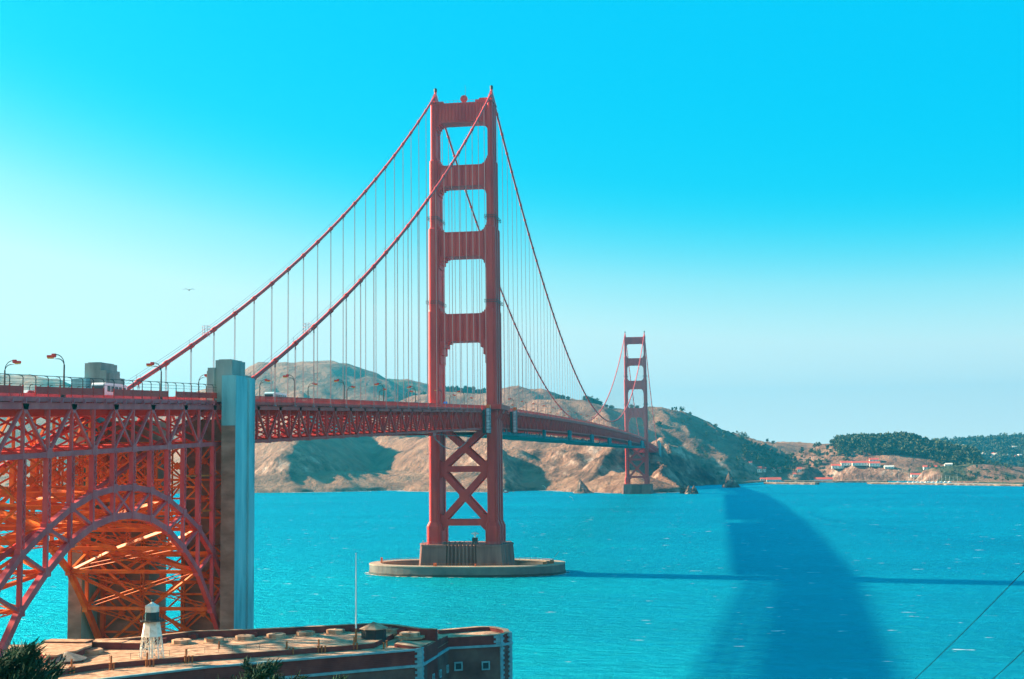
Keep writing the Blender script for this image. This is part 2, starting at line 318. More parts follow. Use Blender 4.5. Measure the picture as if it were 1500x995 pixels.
def land(X, Y):
    X = np.asarray(X, float); Y = np.asarray(Y, float)
    wx = X + 40 * (fbm(X / 160, Y / 160, 4, 3) - .5); wy = Y + 40 * (fbm(X / 160, Y / 160, 4, 9) - .5)
    h = np.full(X.shape, 2.5)
    for pts, sl, rd in RIDGES:
        for a, b in zip(pts[:-1], pts[1:]):
            if abs(a[0]) > 9000: continue
            d, t = seg_dist(wx if sl < .7 else X, wy if sl < .7 else Y, a, b); z = a[2] + t * (b[2] - a[2])
            h = np.maximum(h, z - sl * (np.sqrt(d * d + rd * rd) - rd))
    dc = np.full(X.shape, 1e9); inside = np.zeros(X.shape, bool); n = len(COAST)
    cx_ = X + 26 * (fbm(X / 45, Y / 45, 4, 31) - .5); cy_ = Y + 26 * (fbm(X / 45, Y / 45, 4, 37) - .5)
    for i in range(n):
        a, b = COAST[i], COAST[(i + 1) % n]; d, t = seg_dist(cx_, cy_, a, b); dc = np.minimum(dc, d)
        c = ((a[1] > cy_) != (b[1] > cy_)) & (cx_ < (b[0] - a[0]) * (cy_ - a[1]) / (b[1] - a[1] + 1e-12) + a[0]); inside ^= c
    dc = np.where(inside, dc, -dc)
    hc = 1.25 * np.maximum(dc, 0) ** .95
    h = np.maximum(h, np.where(X < 70, np.clip(3 + .3 * dc, 2.5, 26), 2.5))
    amp = np.clip(h / 110, .02, 1) * np.where(Y > 1950, .5, 1)
    gul = fbm((X * .8 + Y * .6) / 95, (-X * .6 + Y * .8) / 260, 6, 51, True)
    h = h + amp * (60 * (fbm(X / 230, Y / 230, 6, 71) - .5) + 46 * (gul - .55))
    cl = np.clip(1 - (dc - 60) / 300, .25, 1) * np.clip(h / 50, 0, 1) * np.clip((450 - X) / 200, 0, 1)
    rt = fbm(X / 120, Y / 120, 3, 44) * 60
    h = h + cl * (30 * (fbm((X * .7 + Y * .7 + rt) / 38, (-X * .7 + Y * .7) / 120, 5, 91, True) - .55) + 15 * (fbm((X * .7 + Y * .7 + rt) / 17, (-X * .7 + Y * .7) / 48, 4, 17, True) - .55))
    h = np.minimum(np.maximum(h, 2.0), hc * (.45 + 1.1 * fbm(X / 34, Y / 34, 4, 5)) + .3)
    h = np.where(inside, h, np.maximum(-8, dc * .5))
    return h, dc
def grid_mesh(name, xs, ys, mat):
    X, Y = np.meshgrid(xs, ys); Z, dc = land(X, Y)
    nx, ny = len(xs), len(ys)
    V = np.stack([X, Y, Z], -1).reshape(-1, 3)
    idx = np.arange(nx * ny).reshape(ny, nx)
    F4 = np.stack([idx[:-1, :-1], idx[:-1, 1:], idx[1:, 1:], idx[1:, :-1]], -1).reshape(-1, 4)
    keep = (V[F4][:, :, 2].max(1) > -4); F4 = F4[keep]
    me = bpy.data.meshes.new(name); me.vertices.add(len(V)); me.vertices.foreach_set('co', V.ravel())
    me.loops.add(F4.size); me.loops.foreach_set('vertex_index', F4.ravel().astype(np.int32))
    me.polygons.add(len(F4)); me.polygons.foreach_set('loop_start', np.arange(0, F4.size, 4, dtype=np.int32)); me.polygons.foreach_set('loop_total', np.full(len(F4), 4, np.int32))
    me.update(calc_edges=True); me.validate()
    me.polygons.foreach_set('use_smooth', np.ones(len(F4), bool)); me.materials.append(mat)
    gy, gx = np.gradient(Z, ys, xs); slope = np.hypot(gx, gy)
    veg = np.zeros(X.shape)
    veg += (.07 - .10 * (Z > 55)) * np.clip((X - 70) / 120, 0, 1) * (Y < 2600) * (Y > 1250) * (X < 420) * np.clip(1.2 - Z / 140, 0, 1)    # scrub on the lee side east of the bridge
    veg -= .07 * ((X > 90) & (X < 420) & (Y > 1950) & (Y < 2600))
    veg += .25 * (Y > 3400)                                                      # the wooded hillside far across the bay
    veg -= .16 * ((X > 190) & (Y > 2180) & (Y < 3300))
    veg -= .14 * ((X < 80) & (Y < 2700))
    veg += .05 * ((X > 450) & (Y < 2100))
    rock = np.clip((slope - .5) / .3, 0, 1) * np.clip(1 - (dc - 120) / 160, 0, 1)
    for nm, arr in (('veg', veg), ('rock', rock)):
        at_ = me.attributes.new(nm, 'FLOAT', 'POINT'); at_.data.foreach_set('value', arr.ravel().astype(np.float32))
    o = bpy.data.objects.new(name, me); COL.objects.link(o); return o
hills = grid_mesh('hills', np.concatenate([np.arange(-2300, -700, 12.0), np.arange(-700, 260, 5.0), np.arange(260, 800, 8.0), np.arange(800, 3000, 25.0)]), np.concatenate([np.arange(1240, 1800, 5.0), np.arange(1800, 2250, 8.0), np.arange(2250, 3400, 16.0), np.arange(3400, 4900, 40.0)]), M['hill'])
tag(hills, kind='structure')
def hit_land(x, y, d0=1900, d1=6000):
    r = ray(x, y); D = np.arange(d0, d1, 6.0); P = CAM + r * D[:, None]
    h, _ = land(P[:, 0], P[:, 1]); k = np.nonzero(P[:, 2] < h)[0]
    return None if len(k) == 0 else P[k[0]]

mb = MB(); mb.add([(-5400, -1300, 0), (5900, -1300, 0), (5900, 6900, 0), (-5400, 6900, 0)], [(0, 1, 2, 3)])
tag(mb.build('water', M['water'], fix=False), kind='structure')

# near shore: the point under the arch and the bluff under the viewpoint
def near_h(X, Y):
    h = 3.2 + np.clip((-430 - Y) / 190, 0, 1) ** 1.0 * 43
    h = h + 2.0 * (fbm(X / 18, Y / 18, 4, 4) - .5) * np.clip((-430 - Y) / 40, 0, 1)
    return h
xs = np.arange(-260, 261, 6.0); ys = np.arange(-760, -331, 6.0); X, Y = np.meshgrid(xs, ys); Z = near_h(X, Y)
edge = np.minimum(np.minimum((-332 - Y), 1e9), np.maximum(92 - X, (-470 - Y) * 1.0)); Z = np.where(edge < 0, -3, Z)
nx, ny = len(xs), len(ys); idx = np.arange(nx * ny).reshape(ny, nx)
mb = MB(); mb.v = [tuple(v) for v in np.stack([X, Y, Z], -1).reshape(-1, 3)]
mb.f = [tuple(q) for q in np.stack([idx[:-1, :-1], idx[:-1, 1:], idx[1:, 1:], idx[1:, :-1]], -1).reshape(-1, 4)]
M['scrub'] = noisy('coastal_scrub', [(.3, (.05, .07, .03)), (.55, (.12, .12, .05)), (.75, (.26, .2, .11))], .2, rough=.95, detail=8)
tag(mb.build('terrain', M['scrub'], fix=False, smooth=True), kind='structure')

# ------------------------------------------------------------------ bridge geometry
def chord_z(y):            # centre line of the truss upper chord
    if y < 0: return 74.6 + .0295 * y if y > -345 else 74.6 + .0295 * -345 + .0325 * (y + 345)
    if y > 1280: return 74.6 - .0295 * (y - 1280)
    t = y / 1280; return 74.6 + 1280 * .0295 * t * (1 - t) * .42
def cable_z(y):
    if y < 0:
        if y > -342: return 227.2 + .619 * y + 4.34e-4 * y * y
        return 227.2 - .619 * 342 + 4.34e-4 * 342 ** 2 + .31 * (y + 342)
    if y > 1280: return cable_z(1280 - y)
    t = y / 1280; return 227.2 - 4 * 141 * t * (1 - t)
DEPTH = 7.6; HX = 13.7

bridge = empty('suspension_bridge', (0, 0, 0))
tag(bridge, 'long orange-red suspension bridge with two tall portal towers crossing the strait', 'bridge')

# ---- tower
tower = empty('tower'); tower.parent = bridge; tower['label'] = 'near tower, the large one standing in the oval concrete ring'
def leg_poly(xi, xo, hy, c, s):
    """leg plan with stepped, chamfered corners; s = +1 east leg, -1 west leg"""
    k = .55
    P = [(xi + c + k, -hy), (xo - c - k, -hy), (xo - c - k, -hy + k), (xo - c, -hy + k), (xo, -hy + k + c), (xo, -hy * .55), (xo - .35, -hy * .55), (xo - .35, -hy * .2), (xo, -hy * .2),
         (xo, hy * .2), (xo - .35, hy * .2), (xo - .35, hy * .55), (xo, hy * .55), (xo, hy - c - k), (xo - c, hy - k), (xo - c - k, hy - k), (xo - c - k, hy)]
    Q = [(xi + c + k, hy), (xi + c + k, hy - k), (xi + c, hy - k), (xi, hy - c - k), (xi, hy * .45), (xi + .3, hy * .45), (xi + .3, -hy * .45), (xi, -hy * .45), (xi, -hy + k + c), (xi + c, -hy + k), (xi + c + k, -hy + k)]
    return [(s * x, y) for x, y in P + Q]
SECT = [(13.5, 21.8, 10.3, 17.2, 9.3, .9), (24.0, 121.7, 11.2, 16.2, 8.4, .8), (121.7, 161.0, 11.35, 16.0, 7.9, .75), (161.0, 193.7, 11.8, 15.45, 7.2, .6), (193.7, 221.6, 12.5, 14.95, 6.4, .35)]
for s in (-1, 1):
    m_ = MB()
    for z0, z1, xi, xo, hy, c in SECT: m_.prism(leg_poly(xi, xo, hy, c, s), z0, z1)
    m_.prism(leg_poly(10.3, 17.2, 9.3, .9, s), 21.8, 24.0, leg_poly(11.2, 16.2, 8.4, .8, s))
    for (z0, z1, xi, xo, hy, c), (_, _, xi2, xo2, hy2, c2) in zip(SECT[1:-1], SECT[2:]):
        m_.prism(leg_poly(xi + .15, xo - .15, hy - .2, c, s), z1 - .002, z1 + .8, leg_poly(xi2 - .02, xo2 + .02, hy2 + .02, c2, s))
    # saddle housing
    a, b = sorted((s * 12.35, s * 15.15)); m_.box(a, b, -6.7, 6.7, 221.6, 222.2)
    m_.prism([(s*12.5, -6.2), (s*15.0, -6.2), (s*15.0, 6.2), (s*12.5, 6.2)], 222.2, 227.6, [(s*13.3, -1.6), (s*14.1, -1.6), (s*14.1, 1.6), (s*13.3, 1.6)])
    for k in range(3):
        m_.box(*sorted((s*11.1 + 0, s*11.2)), -8.0 + k, -7.7 + k, 25, 60) if False else None
    leg = m_.build('leg', M['steel'], tower)
    bc = MB(); bc.lathe([(.55, 0), (.55, 1.3)], (s*13.7, 0, 227.6), 10); bc.mi = 1; bc.lathe([(.75, 1.3), (.8, 2.7), (.3, 3.2)], (s*13.7, 0, 227.6), 10)
    bc.build('beacon', [M['steel'], M['dark']], tower)
    # maintenance rings round the leg
    for z in (165.5, 125.5):
        rg = MB()
        xi, xo, hy = (11.1, 16.3, 8.4) if z > 150 else (10.9, 16.8, 9.0)
        for p, q in (((s*xi, -hy), (s*xo, -hy)), ((s*xo, -hy), (s*xo, hy)), ((s*xo, hy), (s*xi, hy)), ((s*xi, hy), (s*xi, -hy))):
            for dz in (0, 1.1): rg.bar((*p, z + dz), (*q, z + dz), .18)
            n = 5
            for i in range(n): rg.bar((p[0] + (q[0]-p[0])*i/n, p[1] + (q[1]-p[1])*i/n, z), (p[0] + (q[0]-p[0])*i/n, p[1] + (q[1]-p[1])*i/n, z + 1.1), .12)
        rg.build('inspection_walkway', M['dark'], tower)
def haunch(xo, z, w, h, up, steps=5):
    """stepped corner profile points from (xo, z+-h) to (xo-w, z)"""
    out = []
    for i in range(steps + 1):
        t = i / steps; a = t * math.pi / 2
        out.append((xo - (w + 1.3) * (1 - math.cos(a)) - (.5 if 0 < i else .0), z - up * (h + 1.3) * (1 - math.sin(a))))
    st = [out[0]]
    for p, q in zip(out[:-1], out[1:]): st += [((p[0]+q[0])/2, p[1]), ((p[0]+q[0])/2, q[1]), q]
    return st
def strut(z0, z1, xi, wlo, hlo, wup, hup, hy, nfin, name='strut'):
    """solid portal strut; lower corners reach hlo down the legs, upper corners hup up"""
    m_ = MB(); xi = xi + .5
    lo = haunch(xi, z0, wlo, hlo, 1); hi = haunch(xi, z1, wup, hup, -1)
    right = lo[::-1] + hi            # from the bottom edge outwards and back in along the top
    poly = [(x, z) for x, z in lo[::-1]] + [(x, z) for x, z in hi]
    poly = poly + [(-x, z) for x, z in hi[::-1]] + [(-x, z) for x, z in lo]
    # drop duplicates
    P = []
    for p in poly:
        if not P or abs(p[0]-P[-1][0]) + abs(p[1]-P[-1][1]) > 1e-4: P.append(p)
    m_.prism_y(P, -hy, hy)
    for i in range(nfin):
        x = -xi + 1.6 + (2 * xi - 3.2) * i / (nfin - 1)
        for sy in (-1, 1):
            y0 = sy * hy; m_.add([(x - .32, y0, z0 + .5), (x, y0 + sy * .55, z0 + .5), (x + .32, y0, z0 + .5), (x - .32, y0, z1 - .5), (x, y0 + sy * .55, z1 - .5), (x + .32, y0, z1 - .5)],
                                 [(0, 1, 4, 3), (1, 2, 5, 4), (0, 2, 1), (3, 4, 5)])
    for zz in (z0 + .15, z1 - .55):
        m_.box(-xi + wlo * .5, xi - wlo * .5, -hy - .25, -hy + .01, zz, zz + .4)
    return m_.build(name, M['steel'], tower)
strut(212.4, 221.9, 12.5, 2.6, 3.4, .05, .05, 4.6, 15)
strut(181.5, 191.6, 11.8, 2.6, 4.2, 2.2, 2.6, 5.0, 7)
strut(147.8, 159.5, 11.35, 2.8, 6.5, 2.4, 2.8, 5.4, 7)
strut(107.7, 120.6, 11.2, 3.8, 14.0, 2.2, 2.6, 5.8, 7)
m_ = MB()
for zc, half in ((58.0, 10.2), (35.6, 12.3)):
    for sx_ in (-1, 1): m_.bar((-11.3 * sx_, -4.6, zc - half), (11.3 * sx_, -4.6, zc + half), 2.7, 1.8, (0, 1, 0))
    m_.prism_y([(-2.6, zc), (0, zc - 3), (2.6, zc), (0, zc + 3)], -5.55, -3.65)
for zc in (48.0, 23.3):
    m_.box(-11.4, 11.4, -5.5 + .002, -3.7, zc - 1.35, zc + 1.35)
    for s in (-1, 1): m_.prism_y([(s*11.4, zc - 4.4), (s*11.4, zc + 4.4), (s*9.6, zc + 3.4), (s*7.6, zc + 1.3), (s*7.6, zc - 1.3), (s*9.6, zc - 3.4)], -5.6, -3.6)
m_.box(-11.3, 11.3, -5, -3, 66.5, 70); m_.box(-11.3, 11.3, 3, 5, 66.5, 70)
for zc, half in ((58.0, 10.2), (35.6, 12.3)):
    for sx_ in (-1, 1): m_.bar((-11.3 * sx_, 4.6, zc - half), (11.3 * sx_, 4.6, zc + half), 2.0, 1.6, (0, 1, 0))
m_.box(-11.4, 11.4, 3.7, 5.5, 46.65, 49.35); m_.box(-11.4, 11.4, 3.7, 5.5, 21.95, 24.65)
m_.build('cross_bracing', M['steel'], tower)
# north tower is the same tower again
tower2 = copy_tree(tower, bridge); tower2.location = (0, 1280, 0); tower2['label'] = 'far tower, small in the distance against the brown headland'
# roof furniture of the near tower
m_ = MB(); 
for k in range(20):
    a = 2 * math.pi * k / 20
m_.tube([(0.9, -3.6, 223.9), (0.9, -3.0, 223.9)], 1.75, 20); m_.tube([(.9, -3, 223.9), (.9, -2.4, 221.8)], .25)
m_.build('radar_dish', M['steel'], tower)
m_ = MB(); m_.tube([(1.0, 0, 221.8), (1.0, 0, 231.5)], [.12, .05], 6)
m_.build('aerial', M['dark'], tower)
m_ = MB(); m_.box(6.5, 11.8, -4.4, 3, 221.9, 223.0); m_.box(8.3, 12.2, -3.9, 2.6, 223.0, 223.9); m_.box(-12.4, -9.0, -4.3, 3, 221.9, 222.8)
for i in range(13):
    x = -11.5 + i * 1.92; m_.bar((x, -4.5, 221.9), (x, -4.5, 223.0), .1)
m_.bar((-11.5, -4.5, 223.0), (11.5, -4.5, 223.0), .08)
m_.build('roof_railing', M['steel'], tower)

# ---- piers
def pier(parent, y0, label):
    def ring(k):
        P = [(-18.4, -13.2), (-6.9, -13.2), (-6.9, -12.0)]
        n = 8
        for i in range(n):
            x = -6.9 + 13.8 * (i + .5) / n; P += [(x - .75, -12.0), (x - .2, -13.15), (x + .2, -13.15), (x + .75, -12.0)]
        P += [(6.9, -12.0), (6.9, -13.2), (18.4, -13.2), (18.4, -11.4), (19.5, -10.4), (19.5, -7.5), (20.5, -6.5), (20.5, -3.5), (21.6, -2.2), (21.6, 2.2), (20.5, 3.5), (20.5, 6.5), (19.5, 7.5), (19.5, 10.4), (18.4, 11.4), (18.4, 13.2),
              (-18.4, 13.2), (-18.4, 11.4), (-19.5, 10.4), (-19.5, 7.5), (-20.5, 6.5), (-20.5, 3.5), (-21.6, 2.2), (-21.6, -2.2), (-20.5, -3.5), (-20.5, -6.5), (-19.5, -7.5), (-19.5, -10.4), (-18.4, -11.4)]
        return [(x * k, y * k) for x, y in P]
    m_ = MB(); m_.prism(ring(1.07), -6, 13.0, ring(1.0)); m_.prism(ring(1.012), 13.0, 13.6)
    for s in (-1, 1): m_.box(*sorted((s*7.2, s*18.1)), -13.75, -13.2, 12.6, 13.3)
    o = m_.build('pier', M['pier'], parent); o.location = (0, y0, 0); o['label'] = label
    return o
pier(bridge, 0, 'ribbed brown concrete pier of the near tower')
pier(bridge, 1280, 'concrete pier of the far tower')
m_ = MB()
for P in ([(-18, -13), (18, -13)], [(18, -13), (20.8, 0)], [(-18, -13), (-20.8, 0)]):
    (xa, ya), (xb, yb) = P; n = int(math.hypot(xb-xa, yb-ya) / 2.4)
    for i in range(n + 1): m_.bar((xa+(xb-xa)*i/n, ya+(yb-ya)*i/n, 13.6), (xa+(xb-xa)*i/n, ya+(yb-ya)*i/n, 14.9), .1)
    for z in (14.25, 14.9): m_.bar((xa, ya, z), (xb, yb, z), .08)
m_.build('pier_railing', M['rope'], bridge)

# ---- cables
def suspender_ys():
    ys = []
    y = -15.24 * 1
    for k in range(1, 22): ys.append(-15.24 * k - 6)
    for k in range(1, 84): ys.append(15.24 * k)
    for k in range(1, 22): ys.append(1280 + 15.24 * k + 6)
    return ys
SY = suspender_ys()
for s in (-1, 1):
    X_ = s * HX
    yy = list(np.arange(-450, -342, 9)) + list(np.arange(-342, 0, 9)) + [0] + list(np.arange(12, 1280, 12)) + [1280] + list(np.arange(1290, 1700, 15))
    m_ = MB(); m_.tube([(X_, y, cable_z(y)) for y in yy], .50, 10)
    for y in SY:
        dz = cable_z(y + .8) - cable_z(y - .8); m_.tube([(X_, y - .8, cable_z(y) - dz/2), (X_, y + .8, cable_z(y) + dz/2)], .66, 10)
    m_.v = [(x - s * 1.4 * min(1, max(0, (-331 - y) / 12)), y, z) for x, y, z in m_.v]
    c = m_.build('main_cable', M['steel'], bridge, smooth=True)
    c['label'] = 'main cable on the near, eastern side' if s > 0 else 'main cable on the far, western side'
    h_ = MB()
    for o_ in (-.5, .5):
        h_.tube([(X_ + o_, y, cable_z(y) + 1.55) for y in yy if y > -342], .035, 4)
    for y in SY[::2]:
        for o_ in (-.5, .5): h_.bar((X_ + o_, y, cable_z(y)), (X_ + o_, y, cable_z(y) + 1.6), .06)
    h_.build('hand_rope', M['rope'], c)
rows = sorted([(abs(y + 614), y, s) for y in SY for s in (-1, 1)])
def susp(m_, y, s):
    zb = chord_z(y) + .3; zt = cable_z(y)
    if zt - zb < 1.5: return False
    for o_ in (-.34, .34): m_.tube([(s * HX, y + o_, zb), (s * HX, y + o_, zt - 1.6)], .065, 5, False)
    m_.bar((s*HX, y - .34, zt - 1.6), (s*HX, y - .15, zt - .3), .14); m_.bar((s*HX, y + .34, zt - 1.6), (s*HX, y + .15, zt - .3), .14)
    m_.box(s*HX - .25, s*HX + .25, y - .55, y + .55, zb - .2, zb + .5)
    return True
rest = MB(); n_ = 0
for _, y, s in rows:
    if n_ < 98:
        m_ = MB()
        if susp(m_, y, s): m_.build('suspender', M['rope'], bridge); n_ += 1
    else: susp(rest, y, s)
tag(rest.build('suspender', M['rope'], bridge), kind='stuff')

# ---- stiffening truss
def truss(y0, y1, n, s, parent, name, mats, start_top=False, ch=.85, web=.5, lace=False, cross=None):
    """a vertical truss plane at x = s*HX: returns the part with its chords and web"""
    X_ = s * HX; ys = [y0 + (y1 - y0) * i / n for i in range(n + 1)]
    up = MB(); lo = MB(); wb = MB()
    for a, b in zip(ys[:-1], ys[1:]):
        up.bar((X_, a, chord_z(a)), (X_, b, chord_z(b)), ch, .8); up.bar((X_, a, chord_z(a) + .5), (X_, b, chord_z(b) + .5), .1, 1.2)
        lo.bar((X_, a, chord_z(a) - DEPTH), (X_, b, chord_z(b) - DEPTH), ch * .9, .8)
    for i, y in enumerate(ys):
        zt, zb = chord_z(y), chord_z(y) - DEPTH
        wb.bar((X_, y, zb), (X_, y, zt), web * .75, .55)
        top = (i % 2 == 0) == start_top
        r_ = 1.0 if ch > .6 else .7
        z_, sg = (zb, 1) if not top else (zt, -1)
        wb.prism(*[[(0, 0)]] * 0) if False else None
        g_ = [(y - 1.0*r_, z_ - .5), (y + 1.0*r_, z_ - .5), (y + 1.0*r_, z_ + .4), (y + .4, z_ + sg * 1.1), (y - .4, z_ + sg * 1.1), (y - 1.0*r_, z_ + .4)]
        k = len(g_); x0, x1 = X_ - .46, X_ + .46
        wb.add([(x0, a, b) for a, b in g_] + [(x1, a, b) for a, b in g_], [tuple(range(k)), tuple(range(k, 2*k))[::-1]] + [(j, k+j, k+(j+1) % k, (j+1) % k) for j in range(k)])
        if i < n:
            yb = ys[i+1]
            if cross is not None and i == cross:
                wb.bar((X_, y, zt), (X_, yb, chord_z(yb) - DEPTH), web, .4); wb.bar((X_, y, zb), (X_, yb, chord_z(yb)), web, .42)
            elif top: wb.bar((X_, y, zt), (X_, yb, chord_z(yb) - DEPTH), web, .5)
            else: wb.bar((X_, y, zb), (X_, yb, chord_z(yb)), web, .5)
    p = up.build(name, mats, parent); lo.build('lower_chord', mats, p); wb.build('web_members', mats, p)
    return p
for s in (-1, 1):
    for (a, b, n) in ((-331, -8, 42), (8, 1272, 166), (1288, 1623, 44)):
        truss(a, b, n, s, bridge, 'stiffening_truss', M['steel'], web=.42, ch=.8)

# deck, sidewalks, floor beams, bottom laterals
def strip(m_, x0, x1, ys, dz0, dz1):
    for a, b in zip(ys[:-1], ys[1:]):
        za, zb = chord_z(a), chord_z(b)
        m_.add([(x0, a, za+dz0), (x1, a, za+dz0), (x1, a, za+dz1), (x0, a, za+dz1), (x0, b, zb+dz0), (x1, b, zb+dz0), (x1, b, zb+dz1), (x0, b, zb+dz1)],
               [(0, 1, 5, 4), (3, 7, 6, 2), (1, 2, 6, 5), (0, 4, 7, 3)] + ([(0, 3, 2, 1)] if a == ys[0] else []) + ([(4, 5, 6, 7)] if b == ys[-1] else []))
def deck(parent, ys, step, steel, fascia):
    m_ = MB(); strip(m_, -9.5, 9.5, ys, .75, 1.25); m_.build('roadway', M['asphalt'], parent)
    for s in (-1, 1):
        m_ = MB(); strip(m_, *sorted((s*9.5, s*13.1)), ys, 1.15, 1.45); m_.build('sidewalk', M['fender'], parent)
        m_ = MB(); strip(m_, *sorted((s*13.1, s*13.35)), ys, .75, 1.5); strip(m_, *sorted((s*9.45, s*9.8)), ys, 1.452, 2.2)
        m_.build('edge_beam', fascia, parent)
    m_ = MB(); y = ys[0]
    i = 0
    while y <= ys[-1] + .01:
        z = chord_z(y); m_.box(-13.2, 13.2, y - .3, y + .3, z - 1.5, z + .7)
        for s in (-1, 1): m_.bar((s*13.3, y, z - .3), (s*13.3, y, z + .8), .35)
        y += step; i += 1
    for x in (-11, -7.3, -4.4, -1.5, 1.5, 4.4, 7.3, 11): strip(m_, x - .2, x + .2, ys, -.2, .74)
    m_.build('floor_beams', steel, parent)
    m_ = MB(); y = ys[0]; i = 0
    while y + step <= ys[-1] + .01:
        za, zb = chord_z(y) - DEPTH, chord_z(y + step) - DEPTH
        m_.bar((-13.5, y, za), (13.5, y, za), .45, .4)
        if i % 2 == 0: m_.bar((-13.5, y, za), (0, y + step, zb), .5, .35); m_.bar((13.5, y, za), (0, y + step, zb), .5, .35)
        else: m_.bar((0, y, za), (-13.5, y + step, zb), .5, .35); m_.bar((0, y, za), (13.5, y + step, zb), .5, .35)
        # sway frame
        m_.bar((-13.5, y, za), (0, y, za + DEPTH - 1.4), .35, .3, (0, 1, 0)); m_.bar((13.5, y, za), (0, y, za + DEPTH - 1.4), .35, .3, (0, 1, 0))
        y += step; i += 1
    for x in (-9.5, -4.7, 0, 4.7, 9.5) if parent == bridge else (): strip(m_, x - .75, x + .75, ys, -DEPTH - .15, -DEPTH + .25)
    m_.build('lateral_bracing', steel, parent)
ys_side = list(np.linspace(-331, 0, 43)); ys_main = list(np.linspace(0, 1280, 84)); ys_n = list(np.linspace(1280, 1623, 20))
deck(bridge, ys_side[:-1] + ys_main + ys_n[1:], 7.69, M['steel'], M['steel'])
def railing(parent, s, y0, y1, dp, name='railing', mat=None, x=13.25, h=1.25):
    m_ = MB(); n = int(abs(y1 - y0) / dp); mat = mat or M['steel']
    ys = list(np.linspace(y0, y1, max(2, int(abs(y1 - y0) / 15) + 1)))
    strip(m_, s*x - .07, s*x + .07, ys, 1.5 + h - .1, 1.5 + h + .05); strip(m_, s*x - .05, s*x + .05, ys, 1.62, 1.74)
    for i in range(n + 1):
        y = y0 + (y1 - y0) * i / n; z = chord_z(y) + 1.5
        if i % 10 == 0: m_.box(s*x - .1, s*x + .1, y - .12, y + .12, z, z + h + .1)
        else: m_.box(s*x - .03, s*x + .03, y - dp * .22, y + dp * .22, z + .15, z + h - .1)
    return m_.build(name, mat, parent)
for s in (-1, 1):
    railing(bridge, s, -331, -9, .38)['label'] = 'picket railing of the side span'
    railing(bridge, s, 9, 1271, .8)['label'] = 'picket railing of the main span'

# deck landings round the legs of the near tower
m_ = MB()
for s in (1, -1):
    a, b = sorted((s*13.3, s*19.0)); m_.box(a, b, -12.5, 12.5, 75.35, 76.05)
    m_.box(*sorted((s*18.9, s*19.05)), -12.5, 12.5, 76.05, 77.5); m_.box(a, b, -12.6, -12.45, 76.05, 77.5); m_.box(a, b, 12.45, 12.6, 76.05, 77.5)
    for y in (-10, -5, 5, 10): m_.bar((s*18.6, y, 75.3), (s*16.3, y, 70.5), .5)
m_.build('tower_landing', M['steel'], bridge)

# ------------------------------------------------------------------ steel arch over the fort
arch = empty('arch_bridge', (0, -392, 0))
tag(arch, 'steel arch span with latticed columns carrying the roadway over the brick fort', 'arch bridge')
arch_off = Vector((0, 392, 0))
def to_arch(o): o.location = arch_off; return o
AY = [-342 - 7.65 * i for i in range(14)]          # 13 panels
topz = {0: 27.5, 1: 34.2, 2: 39.5, 3: 43.0, 4: 45.9, 5: 47.8, 6: 48.6}; botz = {0: 13.5, 1: 22.8, 2: 31.0, 3: 36.2, 4: 40.2, 5: 42.6, 6: 43.7}
TZ = [topz[min(i, 13 - i)] for i in range(14)]; BZ = [botz[min(i, 13 - i)] for i in range(14)]
for s in (-1, 1):
    X_ = s * HX
    mt = M['steel_shade_tint'] if s > 0 else M['steel_sun_tint']
    up = MB(); lo = MB(); wb = MB()
    for i in range(13):
        a, b = AY[i], AY[i+1]
        up.bar((X_, a, TZ[i]), (X_, b, TZ[i+1]), 1.05, .95); lo.bar((X_, a, BZ[i]), (X_, b, BZ[i+1]), 1.15, .95)
    for i in range(14):
        wb.bar((X_, AY[i], BZ[i]), (X_, AY[i], TZ[i]), .55, .7)
        for z in (TZ[i], BZ[i]): wb.lathe([(.95, 0), (.95, 1.06)], (0, 0, 0), 8) if False else wb.cbox((X_, AY[i], z), 1.06, 1.7, 1.5)
        if i < 6: wb.bar((X_, AY[i], TZ[i]), (X_, AY[i+1], BZ[i+1]), .55, .6)
        elif i > 6 and i < 13: wb.bar((X_, AY[i+1], TZ[i+1]), (X_, AY[i], BZ[i]), .55, .6)
        elif i == 6: wb.bar((X_, AY[6], TZ[6]), (X_, AY[7], BZ[7]), .5, .5); wb.bar((X_, AY[6], BZ[6]), (X_, AY[7], TZ[7]), .5, .52)
    lo.bar((X_, AY[0], BZ[0]), (X_, AY[0] + 2.2, 6), 1.3, 1.2); lo.bar((X_, AY[13], BZ[13]), (X_, AY[13] - 2.2, 6), 1.3, 1.2)
    r_ = to_arch(up.build('arch_rib', mt, arch)); r_['label'] = 'near arch rib, coloured mauve as if in shade' if s > 0 else 'far arch rib, coloured orange as if sunlit'
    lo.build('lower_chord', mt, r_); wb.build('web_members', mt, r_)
    # latticed columns
    for i in range(14):
        z0, z1 = TZ[i], chord_z(AY[i]) - DEPTH
        if i in (0, 13): z0 = 6
        m_ = MB(); y = AY[i]
        for o_ in (-.42, .42): m_.bar((X_, y + o_, z0), (X_, y + o_, z1), .16, .9)
        n = max(2, int((z1 - z0) / .85)); dz = (z1 - z0) / n
        for k in range(n):
            sg = 1 if k % 2 else -1
            for xo in (-.41, .41): m_.bar((X_ + xo, y - .4*sg, z0 + k*dz), (X_ + xo, y + .4*sg, z0 + (k+1)*dz), .17, .06)
        to_arch(m_.build('spandrel_column', mt, arch))
    to_arch(truss(-342, -441.5, 13, s, arch, 'deck_truss', mt, start_top=False, ch=.9, web=.42, cross=6))
